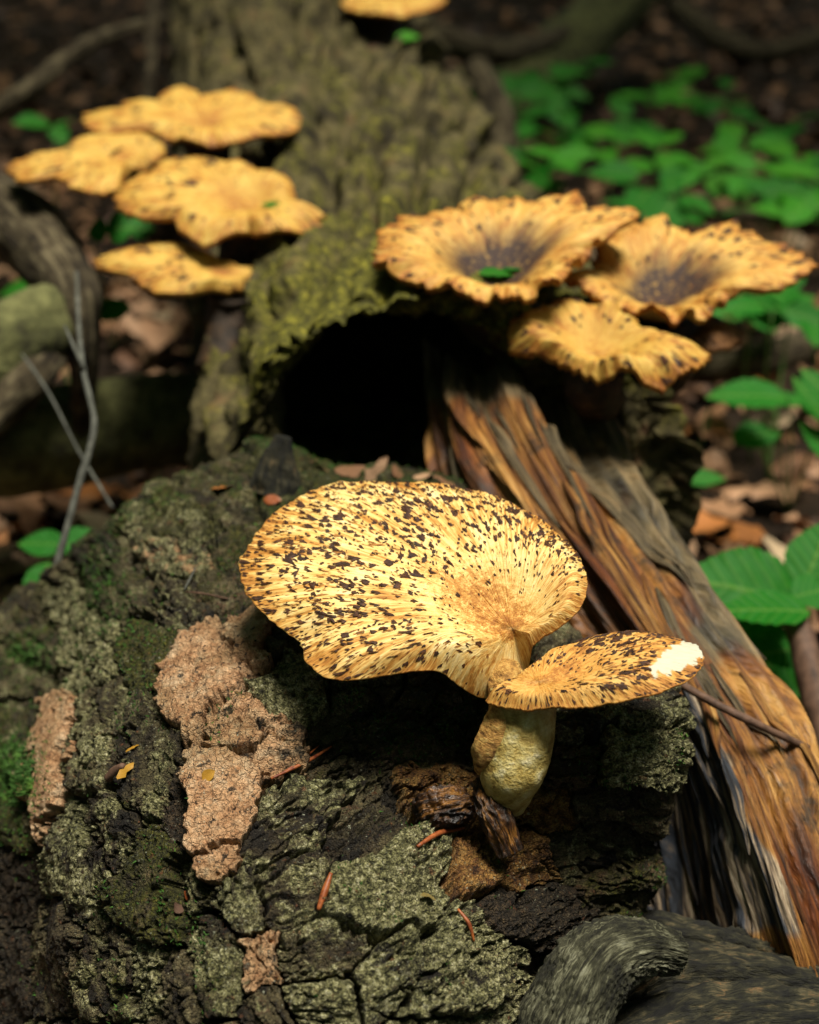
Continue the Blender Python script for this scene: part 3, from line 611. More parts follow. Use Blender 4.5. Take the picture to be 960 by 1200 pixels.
# --- broken roots at the foot of the near end
def root(path, rad, mat, label=None, amp=0.004, freq=70, seed=1, stretch=0.3, nseg=64, nlen=110):
    return under(link('root', tube_mesh('root', [at(*p) for p in path], rad, nseg, nlen, (0.2, -0.5, 1), amp, freq, stretch, seed), mat, label=label), log)
root([(625,1290,.79), (662,1195,.785), (700,1130,.79), (745,1112,.80), (790,1118,.815)], [.025, .024, .022, .016, .011], M['root'], 'grey fibrous broken root stub', 0.0030, 800, 3, 0.04, 150, 160)
root([(690,1100,.90), (770,1098,.885), (850,1112,.88), (925,1130,.89)], [.010, .013, .014, .006], M['root_dark'], None, 0.006, 260, 5, .12)
root([(640,1250,.86), (760,1165,.86), (860,1160,.86), (980,1175,.87)], [.022, .024, .024, .02], M['root_dark'], None, 0.009, 180, 7, .15)
root([(640,1290,.80), (780,1230,.81), (900,1210,.82), (1020,1220,.83)], [.024, .026, .024, .022], M['root_dark'], None, 0.009, 160, 9, .15)
root([(795,1195,.82), (830,1185,.815), (870,1190,.82)], [.010, .013, .008], M['root_dark'], None, 0.003, 90, 11)
# wet dark root stubs beside the mushroom's foot
root([(566,915,.800), (580,950,.788), (600,1000,.785)], [.005, .0080, .006], M['wet'], 'wet black and amber root stub under the mushroom stem', 0.0035, 420, 13, .12, 60, 80)
root([(490,960,.806), (515,948,.80), (550,940,.802)], [.004, .0105, .007], M['wet'], 'dark brown root knob beside the mushroom stem', 0.006, 380, 15, .15, 70, 80)
# peg of bark standing on the back edge
root([(322,575,1.06), (326,545,1.055), (334,512,1.05)], [.020, .014, .005], M['root_dark'], None, 0.004, 90, 17, .5, 30, 50)

# ------------------------------------------------------------------ mushrooms
def cap(root, outline, centre, d, tilt, fd, fw, droop, t_edge, t_mid, wave, mat, nsc, sc_len, dome=0.0, seed=0, patch=None, label=None, nth=420, nsr=90, front=None, rimw=0.012, wavek=6.0):
    # tilt: (towards the camera, towards the right) lean of the cap's plane in degrees
    n = nrm(np.array([math.sin(math.radians(tilt[1])), -math.sin(math.radians(tilt[0])), 1.0]))
    P0 = at(centre[0], centre[1], d); e1 = nrm(np.cross([0, 1.0, 0], n)); e2 = np.cross(n, e1)
    def hit(px, py):
        r = ray(px, py); return CAM + r * (((P0 - CAM) @ n) / (r @ n))
    O = np.array([hit(*p) for p in outline]) - P0; O = np.stack([O @ e1, O @ e2], -1)
    O = np.concatenate([O[-2:], O, O[:3]]); O = crom(O, 900)
    th = np.unwrap(np.arctan2(O[:, 1], O[:, 0])); rr = np.hypot(O[:, 0], O[:, 1])
    k = np.argsort(np.mod(th, 2 * np.pi)); tb, rb = np.mod(th, 2 * np.pi)[k], rr[k]
    def R(t):
        t = np.mod(t, 2 * np.pi); return np.interp(t, tb, rb, period=2 * np.pi)
    a = np.linspace(0, 2 * np.pi, nth, endpoint=False)
    ker = np.ones(5) / 5; Ra = R(a); Ra = np.convolve(np.concatenate([Ra[-2:], Ra, Ra[:2]]), ker, 'valid')
    cs = np.stack([np.cos(a), np.sin(a), np.zeros(nth)], -1)
    Ra = Ra * (1 + rimw * fbm(cs * 14 + seed, 3, seed) + rimw * 0.6 * vnoise(cs * 55 + seed, seed + 3))
    Rf = lambda t: np.interp(np.mod(t, 2 * np.pi), a, Ra, period=2 * np.pi)
    def height(s, t):
        r = s * Rf(t); c = np.stack([np.cos(t), np.sin(t), np.zeros_like(t)], -1)
        h = -fd * (1 - sstep(0, fw, r)) ** 1.3 + dome * np.sin(np.pi * np.clip(s, 0, 1)) * sstep(0, fw, r)
        h = h - droop * sstep(0.72, 1.02, s) ** 1.5
        if front: h = h - front[0] * np.clip(s, 0, 1) ** 1.2 * sstep(math.cos(math.radians(front[2])), math.cos(math.radians(front[2] * 0.45)), np.cos(t - math.radians(front[1])))
        h = h + wave * s ** 3 * fbm(c * wavek * 0.35 + seed * 3.3, 3, seed + 9)
        q = np.stack([r * np.cos(t), r * np.sin(t), 0 * r], -1)
        return h + 0.0022 * fbm(q * 45 + seed, 3, seed + 11) * s + 0.0006 * fbm(np.concatenate([c[..., :2] * 40, s[..., None] * 6], -1) + seed, 2, seed + 12)
    def pos(s, t):
        r = s * Rf(t); return P0 + e1 * (r * np.cos(t))[..., None] + e2 * (r * np.sin(t))[..., None] + n * height(s, t)[..., None]
    sg = np.linspace(0.0, 1.0, nsr); S, T = np.meshgrid(sg, a, indexing='ij')
    top = pos(S, T)
    # rounded lip then a ring under it
    lip = []
    for (ds, dh) in ((0.996, 0.35), (0.985, 0.8), (0.965, 1.0)):
        q = pos(np.full(nth, ds), a) - n * t_edge * dh; lip.append(q)
    V = np.concatenate([top, np.array(lip)])
    SS = np.concatenate([S, np.ones((3, nth))]); TT = np.concatenate([T, np.repeat(a[None], 3, 0)])
    attrs = dict(radial=np.stack([np.cos(TT), np.sin(TT), SS], -1), rim=SS)
    if patch is not None:
        px, py, _ = project(V); pm = np.exp(-(((px - patch[0]) * math.cos(patch[4]) + (py - patch[1]) * math.sin(patch[4])) / patch[2]) ** 2 - ((-(px - patch[0]) * math.sin(patch[4]) + (py - patch[1]) * math.cos(patch[4])) / patch[3]) ** 2)
        attrs['patch'] = pm
    co = under(link('cap', raw_mesh('cap', V, grid_quads(nsr + 3, nth, True), attrs=attrs), mat, label=label), root)
    # pore surface below
    us = np.linspace(0.966, 0.05, 26); U, TU = np.meshgrid(us, a, indexing='ij')
    under_v = pos(U, TU) - n * (t_edge + (t_mid - t_edge) * (1 - U) ** 1.1)[..., None]
    po = link('pore_surface', raw_mesh('pore_surface', under_v, grid_quads(26, nth, True)), M['pores']); po.parent = co
    # raised dark scales, one joined part
    def flakes(name, count, ln, sig, wr, sd_, twist, hgt, mat_, rimbias, clumpy, smin):
        rg = np.random.default_rng(sd_); area = np.maximum(Ra, 1e-4) ** 2; cdf = np.cumsum(area) / area.sum()
        t = np.interp(rg.random(count), cdf, a); s = np.minimum(np.sqrt(rg.random(count)) ** rimbias, 0.985); R0 = Rf(t)
        keep = (R0 * s > fw * smin) & (rg.random(count) < 0.72 + clumpy * vnoise(np.stack([np.cos(t) * s * 9 + seed, np.sin(t) * s * 9, 0 * t], -1), seed + 40))
        if patch is not None:
            px, py, _ = project(pos(s, t)); ca, sa = math.cos(patch[4]), math.sin(patch[4])
            keep &= np.exp(-(((px - patch[0]) * ca + (py - patch[1]) * sa) / patch[2]) ** 2 - ((-(px - patch[0]) * sa + (py - patch[1]) * ca) / patch[3]) ** 2) < 0.42
        t, s, R0 = t[keep], s[keep], R0[keep]; n_ = len(t)
        near = s > 0.84
        L = ln * rg.lognormal(-0.1, sig, n_) * np.where(R0 * s < fw * 0.9, 0.6, 1.0); W_ = L * rg.uniform(wr[0], wr[1], n_) * np.where(near, 0.65, 1.0)
        tw = rg.normal(0, twist, n_) * np.where(near, 0.4, 1.0)
        sh = np.array([(-0.5, 0.0, 0), (-0.15, -0.42, .2), (0.32, -0.5, .6), (0.55, -0.18, 1), (0.22, 0.05, .8), (0.52, 0.34, 1), (0.1, 0.48, .4), (0.05, 0, .9)])
        l = (sh[None, :, 0] + rg.normal(0, .10, (n_, 8))) * L[:, None]; w_ = (sh[None, :, 1] + rg.normal(0, .10, (n_, 8))) * W_[:, None]
        l2 = l * np.cos(tw)[:, None] - w_ * np.sin(tw)[:, None]; w2 = l * np.sin(tw)[:, None] + w_ * np.cos(tw)[:, None]
        ss = np.clip(s[:, None] + l2 / R0[:, None], 0.02, 1.0); tt = t[:, None] + w2 / np.maximum(R0 * s, 2e-3)[:, None]
        p = pos(ss, tt) + n * (0.00025 + hgt * sh[None, :, 2] * np.minimum(L / ln, 1.6)[:, None])[..., None]
        b0 = (np.arange(n_) * 8)[:, None, None]; k_ = np.arange(7)
        F = (b0 + np.stack([k_, (k_ + 1) % 7, np.full(7, 7)], -1)[None]).reshape(-1, 3)
        fo = link(name, raw_mesh(name, p, F, smooth=False), mat_, kind='stuff'); fo.parent = co
    if nsc:
        flakes('scales', nsc, sc_len, 0.42, (0.35, 0.75), 100 + seed, 0.4, 0.0006, M['scale_flake'], 0.84, 0.28, 0.4)
        flakes('fibrils', int(nsc * 1.3), sc_len * 1.15, 0.35, (0.08, 0.2), 300 + seed, 0.18, 0.00022, M['fibril'], 0.6, 0.35, 0.35)
    return co, pos, P0, n
def stem(root, path, rad, mat, nseg=48, nlen=60, amp=0.0012, freq=140, seed=0, name='stem', stretch=0.4, label=None):
    return under(link(name, tube_mesh(name, path, rad, nseg, nlen, (0.15, -1, 0.1), amp, freq, stretch, seed), mat, label=label), root)

# --- the twin-capped mushroom in front
m1 = empty('bracket_mushroom', at(600, 935, .80), 'sharp foreground mushroom with a broad speckled fan cap and a smaller white-patched cap', 'mushroom')
out1 = [(616,731),(634,722),(655,716),(680,702),(689,672),(676,636),(650,610),(610,586),(560,568),(500,557),(430,554),(370,562),(328,585),(298,615),(279,652),(284,680),(300,703),(322,722),(350,742),(357,764),(380,780),(412,785),(470,776),(530,771),(556,762),(572,752),(590,748),(606,743)]
cap(m1, out1, (600, 716), .800, (15, -3), .014, .055, .007, .0022, .012, .006, M['cap'], 2050, .0032, dome=.006, seed=1, label='broad fan-shaped cap with dark brown scales', nth=620, nsr=130, front=(.036, 272, 56))
out2 = [(568,813),(590,797),(620,777),(660,754),(720,737),(770,732),(808,740),(824,758),(812,778),(782,794),(740,806),(690,814),(640,820),(598,820)]
cap(m1, out2, (632, 801), .772, (-5, -9), -.001, .04, .006, .002, .010, .004, M['cap2'], 900, .0031, dome=.005, seed=2, patch=(800, 768, 46, 17, -0.5), label='small flat cap with a bare white patch', nth=460, nsr=100)
stem(m1, [at(597, 776, .812), at(595, 788, .810), at(595, 804, .805), at(602, 840, .795)], [.0070, .0095, .0110, .013], M['stem_rind'], seed=3, amp=.0016, name='neck')
stem(m1, [at(612, 806, .784), at(613, 840, .784), at(606, 880, .786), at(598, 912, .790), at(600, 945, .802)], [.0165, .0160, .0172, .0160, .007], M['stem'], seed=5, amp=.0022, freq=90, label='pale cream yellow stem')
stem(m1, [at(596, 822, .779), at(585, 855, .780), at(571, 880, .783), at(566, 902, .790)], [.007, .0085, .0075, .004], M['stem_rind'], seed=6, amp=.0022, freq=160, name='stem_rind', label='scaly brown rind on the left of the stem')

# --- tiers of caps behind
def mushroom(label, outline, centre, d, tilt, base, fd, fw, droop, mat, nsc, wave, seed, group, neck=0.022, t_mid=.02, midpt=None, dome=.004, wavek=6.0):
    root = empty('bracket_mushroom', base, label, 'mushroom', group)
    co, pos, P0, n = cap(root, outline, centre, d, tilt, fd, fw, droop, .006, t_mid, wave, mat, nsc, .0062, dome=dome, seed=seed, nth=300, nsr=60, rimw=.05, wavek=wavek)
    top = P0 - n * (fd + 0.006)
    mid = midpt if midpt is not None else top * 0.45 + np.asarray(base) * 0.55 + np.array([0, 0, -0.015])
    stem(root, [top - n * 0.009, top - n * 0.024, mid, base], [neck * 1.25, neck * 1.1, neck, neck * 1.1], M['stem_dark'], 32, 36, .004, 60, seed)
    return root
LG, RG = 'caps in the left tier', 'caps in the right tier'
bl = trunk_pt(0.34, 160, -0.02)
mushroom('topmost flat yellow cap of the left tier with a ragged back edge', [(98,135),(105,122),(140,125),(150,112),(180,115),(205,98),(235,107),(272,104),(310,114),(340,118),(350,140),(330,152),(290,160),(245,162),(205,158),(180,150),(150,150),(110,150)], (240, 140), 1.60, (6, 0), trunk_pt(0.55, 158, -0.02), .006, .05, .006, M['capb'], 150, .012, 21, LG)
mushroom('leftmost dull tan cap of the left tier with an orange pointed tip', [(8,192),(25,182),(60,176),(90,160),(130,155),(170,155),(192,168),(180,182),(150,190),(140,212),(110,221),(80,212),(62,200),(40,207),(25,206)], (150, 178), 1.52, (8, -2), trunk_pt(0.45, 165, -0.02), .006, .05, .006, M['capb'], 120, .010, 22, LG)
mushroom('middle yellow cap of the left tier with a lobed drooping front lip', [(135,225),(150,213),(178,198),(195,182),(240,186),(300,193),(335,205),(345,225),(338,240),(370,244),(398,240),(372,252),(355,262),(310,268),(285,262),(240,272),(215,262),(200,248),(170,250),(142,240)], (285, 232), 1.42, (12, 0), trunk_pt(0.30, 158, -0.015), .010, .06, .008, M['capb'], 200, .014, 23, LG)
mushroom('lowest cap of the left tier, sloping down under the others', [(110,297),(125,288),(160,278),(200,282),(250,298),(300,308),(325,315),(300,324),(255,328),(225,337),(190,338),(165,325),(150,315),(125,308)], (272, 314), 1.38, (10, 3), trunk_pt(0.22, 165, -0.02), .006, .05, .006, M['capb'], 110, .008, 24, LG)
br = trunk_pt(0.12, 10, -0.03)
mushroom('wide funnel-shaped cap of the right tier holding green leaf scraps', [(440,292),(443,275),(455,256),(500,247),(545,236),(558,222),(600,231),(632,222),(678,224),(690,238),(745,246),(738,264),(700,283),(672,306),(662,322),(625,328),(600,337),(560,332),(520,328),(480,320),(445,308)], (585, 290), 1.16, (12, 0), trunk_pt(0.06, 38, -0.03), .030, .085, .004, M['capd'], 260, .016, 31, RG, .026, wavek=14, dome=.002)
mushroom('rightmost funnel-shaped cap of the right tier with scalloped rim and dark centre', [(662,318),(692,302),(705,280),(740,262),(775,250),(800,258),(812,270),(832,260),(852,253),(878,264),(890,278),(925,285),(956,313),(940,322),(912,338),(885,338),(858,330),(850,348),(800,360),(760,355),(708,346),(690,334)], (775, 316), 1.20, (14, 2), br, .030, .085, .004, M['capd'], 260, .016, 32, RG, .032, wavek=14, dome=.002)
mushroom('lowest cap of the right tier with a thick folded front lip', [(597,378),(608,358),(660,346),(722,356),(760,376),(830,394),(832,408),(812,422),(770,432),(722,424),(690,412),(655,400),(640,392),(618,396),(602,392)], (700, 392), 1.13, (8, 0), br, .018, .06, .010, M['capb'], 140, .018, 33, RG, .020, wavek=10)
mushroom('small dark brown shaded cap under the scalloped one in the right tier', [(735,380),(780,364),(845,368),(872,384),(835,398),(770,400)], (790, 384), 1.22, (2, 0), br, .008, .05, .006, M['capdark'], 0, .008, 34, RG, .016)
mushroom('blurred orange cap cut off by the top edge of the photograph', [(400,0),(430,-22),(480,-25),(520,-12),(512,4),(470,12),(430,10)], (455, -6), 2.1, (4, 0), trunk_pt(1.0, 75, -0.03), .006, .05, .006, M['capb'], 60, .008, 35, None)
# ------------------------------------------------------------------ leaves and plants
def blade_mesh(name, wid=0.36, serr=0.03, nser=11, fold=0.10, curl=0.12, lobed=False, nx=9, ny=41, seed=0):
    t = np.linspace(0, 1, ny); x = np.linspace(-1, 1, nx)
    hw = wid * np.sin(np.pi * np.clip(t, 0, 1) ** 0.82) ** 0.85 * (1 - 0.25 * t)
    if lobed: hw = wid * (0.25 + 0.75 * np.abs(np.sin(np.pi * 3.0 * t ** 0.9)) ** 0.7) * np.sin(np.pi * np.clip(t, .03, .97)) ** 0.45
    else: hw = hw * (1 + serr * 2.2 * ((t * nser) % 1.0 - 0.5))
    hw[0] = 0.012; hw[-1] = 0.004
    T, X = np.meshgrid(t, x, indexing='ij'); W_ = hw[:, None] * X
    z = fold * np.abs(W_) - curl * (T - 0.4) ** 2 + 0.02 * fbm(np.stack([W_ * 5 + seed, T * 5, 0 * T], -1), 2, seed) + 0.012 * np.sin(T * 40 - np.abs(W_) * 40) * np.abs(X) * (0 if lobed else 1)
    V = np.stack([W_, T - 0.0, z], -1)
    return raw_mesh(name, V, grid_quads(ny, nx), attrs=dict(blade=np.stack([W_, T, 0 * T], -1)))
BL = [blade_mesh('leaf', .36, .03, 11, .12, .15, seed=1), blade_mesh('leaf', .42, .035, 13, .06, .25, seed=2), blade_mesh('leaf', .30, .02, 9, .18, .10, seed=3), blade_mesh('leaf', .22, .0, 9, .15, .3, seed=4)]
BL_small = [blade_mesh('leaf', .36, .03, 11, .12, .15, nx=5, ny=15, seed=5), blade_mesh('leaf', .30, .03, 9, .10, .25, nx=5, ny=15, seed=6), blade_mesh('leaf', .40, .02, 9, .16, .12, nx=5, ny=15, seed=7)]
BL_oak = blade_mesh('leaf', .36, lobed=True, fold=.1, curl=.2, ny=61, seed=8)
for b in BL + BL_small + [BL_oak]: b.materials.append(M['leaf'])
BLY = [b.copy() for b in BL_small]
for b in BLY: b.materials.clear(); b.materials.append(M['leaf_y'])
def leaf_obj(mesh, base, direction, normal, L, root, name='leaf'):
    n = nrm(normal); d = nrm(np.asarray(direction) - (np.asarray(direction) @ n) * n); sd_ = np.cross(d, n)
    m = Matrix((tuple(sd_ * L), tuple(d * L), tuple(n * L))).transposed().to_4x4(); m.translation = Vector(base)
    o = link(name, mesh)
    if root is not None: under(o, root)
    o.matrix_basis = m
    return o
def leaf_px(mesh, px, py, lpx, ang_deg, d, root, face=0.5, roll=0.0, name='leaf'):
    c = at(px, py, d); a_ = math.radians(ang_deg); L = lpx * K * d
    n = nrm(np.array([roll, -face, 1.0])); v = math.cos(a_) * RT + math.sin(a_) * UP
    v = v - (v @ n) * n; v = nrm(v)
    if abs(math.sin(a_)) > 0.3: L *= 1.2
    return leaf_obj(mesh, c - v * L * 0.5, v, n, L, root, name)
def plant_px(name, label, leaves, base, d, group=None, stems=True):
    g = np.asarray(base, float); g[2] = ground_z(np.array(g[0]), np.array(g[1]))
    root = empty(name, g, label, 'plant', group); hub = None
    for (mesh, px, py, lpx, an, dd, face, roll) in leaves:
        o = leaf_px(mesh, px, py, lpx, an, dd, root, face, roll)
        b = np.array(o.matrix_basis.translation)
        if stems:
            mid = g * 0.4 + b * 0.6 + np.array([0, 0, 0.03]) * (b[2] > 0.05)
            st_ = tube_mesh('stalk', [g, mid, b], [.0018, .0014, .0009], 6, 12)
            under(link('stalk', st_, M['green_stem']), root)
    return root
plant_px('broadleaf_seedling', 'big sharp-edged serrated green leaves beside the split wood on the right', [
    (BL[1], 866, 690, 150, 168, 1.22, .75, .1), (BL[0], 958, 648, 88, 70, 1.24, .7, -.2), (BL[0], 895, 714, 110, 180, 1.18, .12, .0),
    (BL[2], 868, 742, 92, 170, 1.24, .45, .1), (BL[0], 920, 762, 75, 200, 1.22, .5, .3), (BL[1], 960, 692, 60, 20, 1.22, .4, .0), (BL[1], 895, 790, 110, 230, 1.30, .6, .5)], at_ground(945, 800), 1.25)
plant_px('broadleaf_seedling', 'low green seedling behind the grey twig on the left', [
    (BL[0], 98, 634, 52, 25, 1.34, .6, .2), (BL[0], 48, 637, 58, 175, 1.34, .6, -.1), (BL[2], 44, 688, 56, 255, 1.32, .8, 0), (BL[2], 70, 712, 60, 330, 1.36, .5, 0)], at_ground(72, 700), 1.34)
plant_px('oak_seedling', 'lobed bright green leaf just above the lowest left cap', [(BL_oak, 142, 268, 78, 10, 1.50, .55, .0)], at_ground(120, 330), 1.5)
plant_px('broadleaf_seedling', 'small green leaf in pink litter below the left tier', [(BL_small[0], 127, 365, 44, 200, 1.62, .7, 0), (BL_small[1], 115, 352, 30, 100, 1.62, .7, 0)], at_ground(130, 390), 1.6)
plant_px('broadleaf_seedling', 'flat lens-shaped green leaves over brown litter under the right tier', [
    (BL[0], 875, 463, 95, 178, 1.62, .25, 0), (BL[0], 888, 510, 62, 15, 1.66, .55, 0), (BL[2], 950, 468, 60, 110, 1.55, .7, .3), (BL[2], 925, 470, 60, 0, 1.66, .2, 0)], at_ground(930, 560), 1.6)
plant_px('broadleaf_seedling', 'tiny three-leaved seedling beside the dark edge of the log', [
    (BL_small[0], 782, 560, 44, 175, 1.62, .5, 0), (BL_small[1], 828, 560, 48, 5, 1.62, .5, 0), (BL_small[2], 806, 550, 34, 60, 1.64, .6, 0)], at_ground(805, 590), 1.6)
plant_px('broadleaf_seedling', 'green leaves cut by the right edge above the big serrated leaves', [(BL[2], 962, 520, 60, 120, 1.5, .7, .3), (BL[0], 968, 460, 70, 120, 1.5, .7, .2)], at_ground(985, 620), 1.5)
rs = np.random.default_rng(44)
def seedling(px, py, d, size, nleaf, label, group, meshes):
    top = at(px, py, d); g = np.array([top[0] + rs.normal(0, .03), top[1] + rs.normal(0, .05), 0.0]); g[2] = ground_z(np.array(g[0]), np.array(g[1]))
    root = empty('seedling', g, label, 'plant', group)
    mid = (g + top) / 2 + rs.normal(0, .012, 3)
    under(link('stalk', tube_mesh('stalk', [g, mid, top], [.003, .0024, .0014], 6, 10), M['green_stem']), root)
    a0 = rs.random() * 6.28
    for k in range(nleaf):
        an_ = a0 + k * 2.4 + rs.normal(0, .25); dr = np.array([math.cos(an_), math.sin(an_), rs.normal(-.05, .18)])
        lv = 1.0 - 0.10 * (k // 3); b = g + (top - g) * lv + rs.normal(0, .004, 3)
        n = np.array([rs.normal(0, .25), -.25 + rs.normal(0, .25), 1.0])
        leaf_obj(meshes[k % len(meshes)], b + dr * .012, dr, n, size * rs.uniform(.75, 1.2), root)
PG = 'seedlings in the green patch behind the right tier'
patch_s = [(560,90,3.2),(600,110,3.0),(640,90,3.3),(625,150,2.7),(650,185,2.5),(700,160,2.8),(735,140,3.0),(770,110,3.4),(775,175,2.7),(800,95,3.7),(820,190,2.6),(850,110,3.5),(870,160,2.9),(890,200,2.5),(910,150,3.1),(935,185,2.7),(955,210,2.5),(945,235,2.3),(905,225,2.4),(760,215,2.4),(680,75,3.8),(660,130,2.9),(790,230,2.3),(540,100,3.3),(620,200,2.5)]
ORD = ['leftmost', 'second from left', 'third from left', 'fourth from left', 'fifth from left', 'sixth from left', 'seventh from left', 'eighth from left', 'ninth from left', 'tenth from left', 'eleventh from left', 'twelfth from left', 'thirteenth from left']
for row, lo, hi in (('back', 0, 116), ('middle', 116, 181), ('front', 181, 400)):
    for k, (px, py, d) in enumerate(sorted(p for p in patch_s if lo <= p[1] < hi)):
        seedling(px, py, d, .085, 5, 'blurred green seedling, %s in the %s row of the leafy patch' % (ORD[k], row), PG, BLY if rs.random() < .3 else BL_small)
for k, (px, py, d) in enumerate(sorted([(885,340,1.9),(930,345,1.95),(905,365,1.8),(950,372,1.8),(860,368,2.0)])):
    seedling(px, py, d, .075, 4, 'green seedling low behind the scalloped right cap, %s of five' % ORD[k], 'seedlings behind the scalloped cap', BL_small)
for (px, py, d) in [(65,145,2.3),(45,330,1.9)]:
    seedling(px, py, d, .06, 4, 'dim green sprout at the far left among dark branches' if py < 200 else 'dim green sprout by the left edge behind the bent branch', None, BL_small)

# ------------------------------------------------------------------ leaf litter
def dry_variants(n=7):
    out = []
    for k in range(n):
        r = np.random.default_rng(900 + k); ny, nx = 7, 4
        t = np.linspace(0, 1, ny); x = np.linspace(-1, 1, nx); T, X = np.meshgrid(t, x, indexing='ij')
        hw = r.uniform(.24, .42) * np.sin(np.pi * np.clip(t, .02, .99) ** .85) ** .7 * (1 + .35 * r.normal(0, 1, ny) * (k % 2))
        W_ = np.clip(hw, .02, 1)[:, None] * X; cu = r.uniform(-.7, .9)
        z = cu * W_ ** 2 * 1.5 + r.uniform(-.4, .5) * (T - .5) ** 2 + .05 * r.normal(0, 1, T.shape)
        out.append((np.stack([W_, T - .5, z], -1).reshape(-1, 3), grid_quads(ny, nx)))
    return out
DV = dry_variants()
def rand_rot(r, tilt):
    return np.array((Matrix.Rotation(r.random() * 6.283, 3, 'Z') @ Matrix.Rotation(r.normal(0, tilt), 3, 'X') @ Matrix.Rotation(r.normal(0, tilt), 3, 'Y')))
r_ = np.random.default_rng(77); VV, FF, TT_ = [], [], []; nb = 0
for _ in range(9500):
    u = r_.random(); y = 0.55 + 9.5 * u ** 1.9; hw_ = 0.45 * y + 0.7; x = r_.uniform(-hw_, hw_)
    L = r_.uniform(.035, .085); k = r_.integers(len(DV)); v, f = DV[k]
    z = float(ground_z(np.array(x), np.array(y))) + r_.random() * .022
    VV.append(v @ rand_rot(r_, .38).T * L + np.array([x, y, z])); FF.append(f + nb); nb += len(v)
    dk_ = vnoise(np.array([[x * 1.2, y * 1.2, 5.0]]), 91)[0]
    TT_.append(np.full(len(v), np.clip(r_.beta(1.6, 2.0) * (1 - .45 * min(max(y - 3.0, 0), 1.5) / 1.5) + .10 * dk_, 0, 1)))  # leaves toned darker with distance, standing in for the wood's shade at the back
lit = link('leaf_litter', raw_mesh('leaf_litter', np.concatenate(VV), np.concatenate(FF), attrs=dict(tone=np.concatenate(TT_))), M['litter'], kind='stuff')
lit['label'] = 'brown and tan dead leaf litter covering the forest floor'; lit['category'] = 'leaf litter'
DM = []
for k, (v, f) in enumerate(DV):
    for tn in (.3, .47, .58, .66, .8, .92):
        DM.append(raw_mesh('fallen_leaf', v, f, attrs=dict(tone=np.full(len(v), tn)))); DM[-1].materials.append(M['litter'])
def fallen(px, py, L, label, group, lift=.03, tones=None):
    g = at_ground(px, py, 0.0); g[2] = ground_z(np.array(g[0]), np.array(g[1])) + lift
    o = tag(link('fallen_leaf', DM[r_.integers(len(DM))] if tones is None else DM[int(r_.integers(len(DV))) * 6 + tones[int(r_.integers(len(tones)))]]), label, 'leaf', group)
    R3 = Matrix([list(q) for q in rand_rot(r_, .22) * L]).to_4x4(); R3.translation = Vector(g); o.matrix_basis = R3
for (px, py) in [(760,470),(800,480),(850,440),(780,520),(830,530),(870,560),(910,560),(945,590),(820,600),(880,610),(760,500),(900,480),(740,540),(850,580),(930,530),(800,440),(950,640),(860,640),(780,640),(915,630),(840,480),(890,430)]:
    fallen(px, py, r_.uniform(.06, .10), 'curled dry leaf in the litter right of the log', 'dry leaves right of the log')
for (px, py) in [(150,350),(175,370),(200,350),(215,380),(165,400),(190,410),(225,420),(235,360),(150,330),(140,390),(205,400),(180,340),(240,400),(228,345),(160,375),(190,385)]:
    fallen(px, py, r_.uniform(.05, .085), 'pinkish dry leaf in the pale litter below the left tier', 'pale leaves below the left tier', .06, (2, 3, 5))
for (px, py) in [(30,600),(80,600),(110,620),(20,670),(60,740),(95,690),(15,720),(100,585)]:
    fallen(px, py, r_.uniform(.05, .085), 'brown dry leaf at the foot of the grey twig', 'brown leaves round the twig foot')
for (px, py, l_) in [(30, 18, 'large pale curled leaf in the top left corner'), (28, 62, 'pale hanging leaf below the one in the top left corner'), (100, 205, 'pale rounded leaf under the leftmost cap')]:
    fallen(px, py, .12 if py < 100 else .09, l_, None, .06)

# ------------------------------------------------------------------ branches, twigs and far trunks
def branch(name, label, cat, pts, rad, mat, amp=.004, freq=50, seed=0, nseg=20, nlen=60, group=None, stretch=.3):
    P = [at(*p) for p in pts]; rt = empty(name, P[0], label, cat, group)
    under(link('branch_wood' if cat == 'branch' else 'shoot', tube_mesh('wood', P, rad, nseg, nlen, (0.3, -.6, .7), amp, freq, stretch, seed), mat), rt)
    return rt
def branch1(name, label, cat, pts, rad, mat, **k):
    P = [at(*p) for p in pts]
    kw = dict(amp=.004, freq=50, stretch=.3, seed=0); kw.update(k); ns_, nl_ = kw.pop('nseg', 20), kw.pop('nlen', 60)
    return tag(link(name, tube_mesh(name, P, rad, ns_, nl_, (0.3, -.6, .7), kw['amp'], kw['freq'], kw['stretch'], kw['seed']), mat), label, cat)
branch1('dead_branch', 'thick dark bent branch arching down the left edge', 'branch', [(-60,225,1.60),(10,255,1.56),(58,305,1.50),(88,350,1.44),(98,420,1.44),(95,520,1.5)], [.040,.038,.034,.022,.012,.008], M['branch'], amp=.008, freq=40, seed=4, nseg=40, nlen=90)
branch1('dead_branch', 'grey green log end jutting in at the left edge', 'branch', [(-90,470,1.36),(-20,425,1.38),(40,385,1.42),(80,360,1.46)], [.045,.042,.036,.024], M['mossy'], amp=.008, freq=40, seed=5, nseg=40)
branch1('dead_branch', 'brown broken stick below the grey green log end', 'branch', [(-60,540,1.34),(-10,480,1.36),(30,445,1.38),(62,415,1.42)], [.022,.022,.02,.012], M['branch'], amp=.005, freq=50, seed=6)
branch1('mossy_branch', 'mossy fallen branch lying in the dark behind the log on the left', 'branch', [(-80,530,1.50),(40,515,1.52),(140,500,1.56),(250,490,1.60),(330,480,1.66)], [.055,.055,.052,.048,.04], M['mossy'], amp=.010, freq=30, seed=7, nseg=40)
tw = empty('twig', at(40, 748, 1.16), 'thin grey forked twig leaning at the left', 'twig')
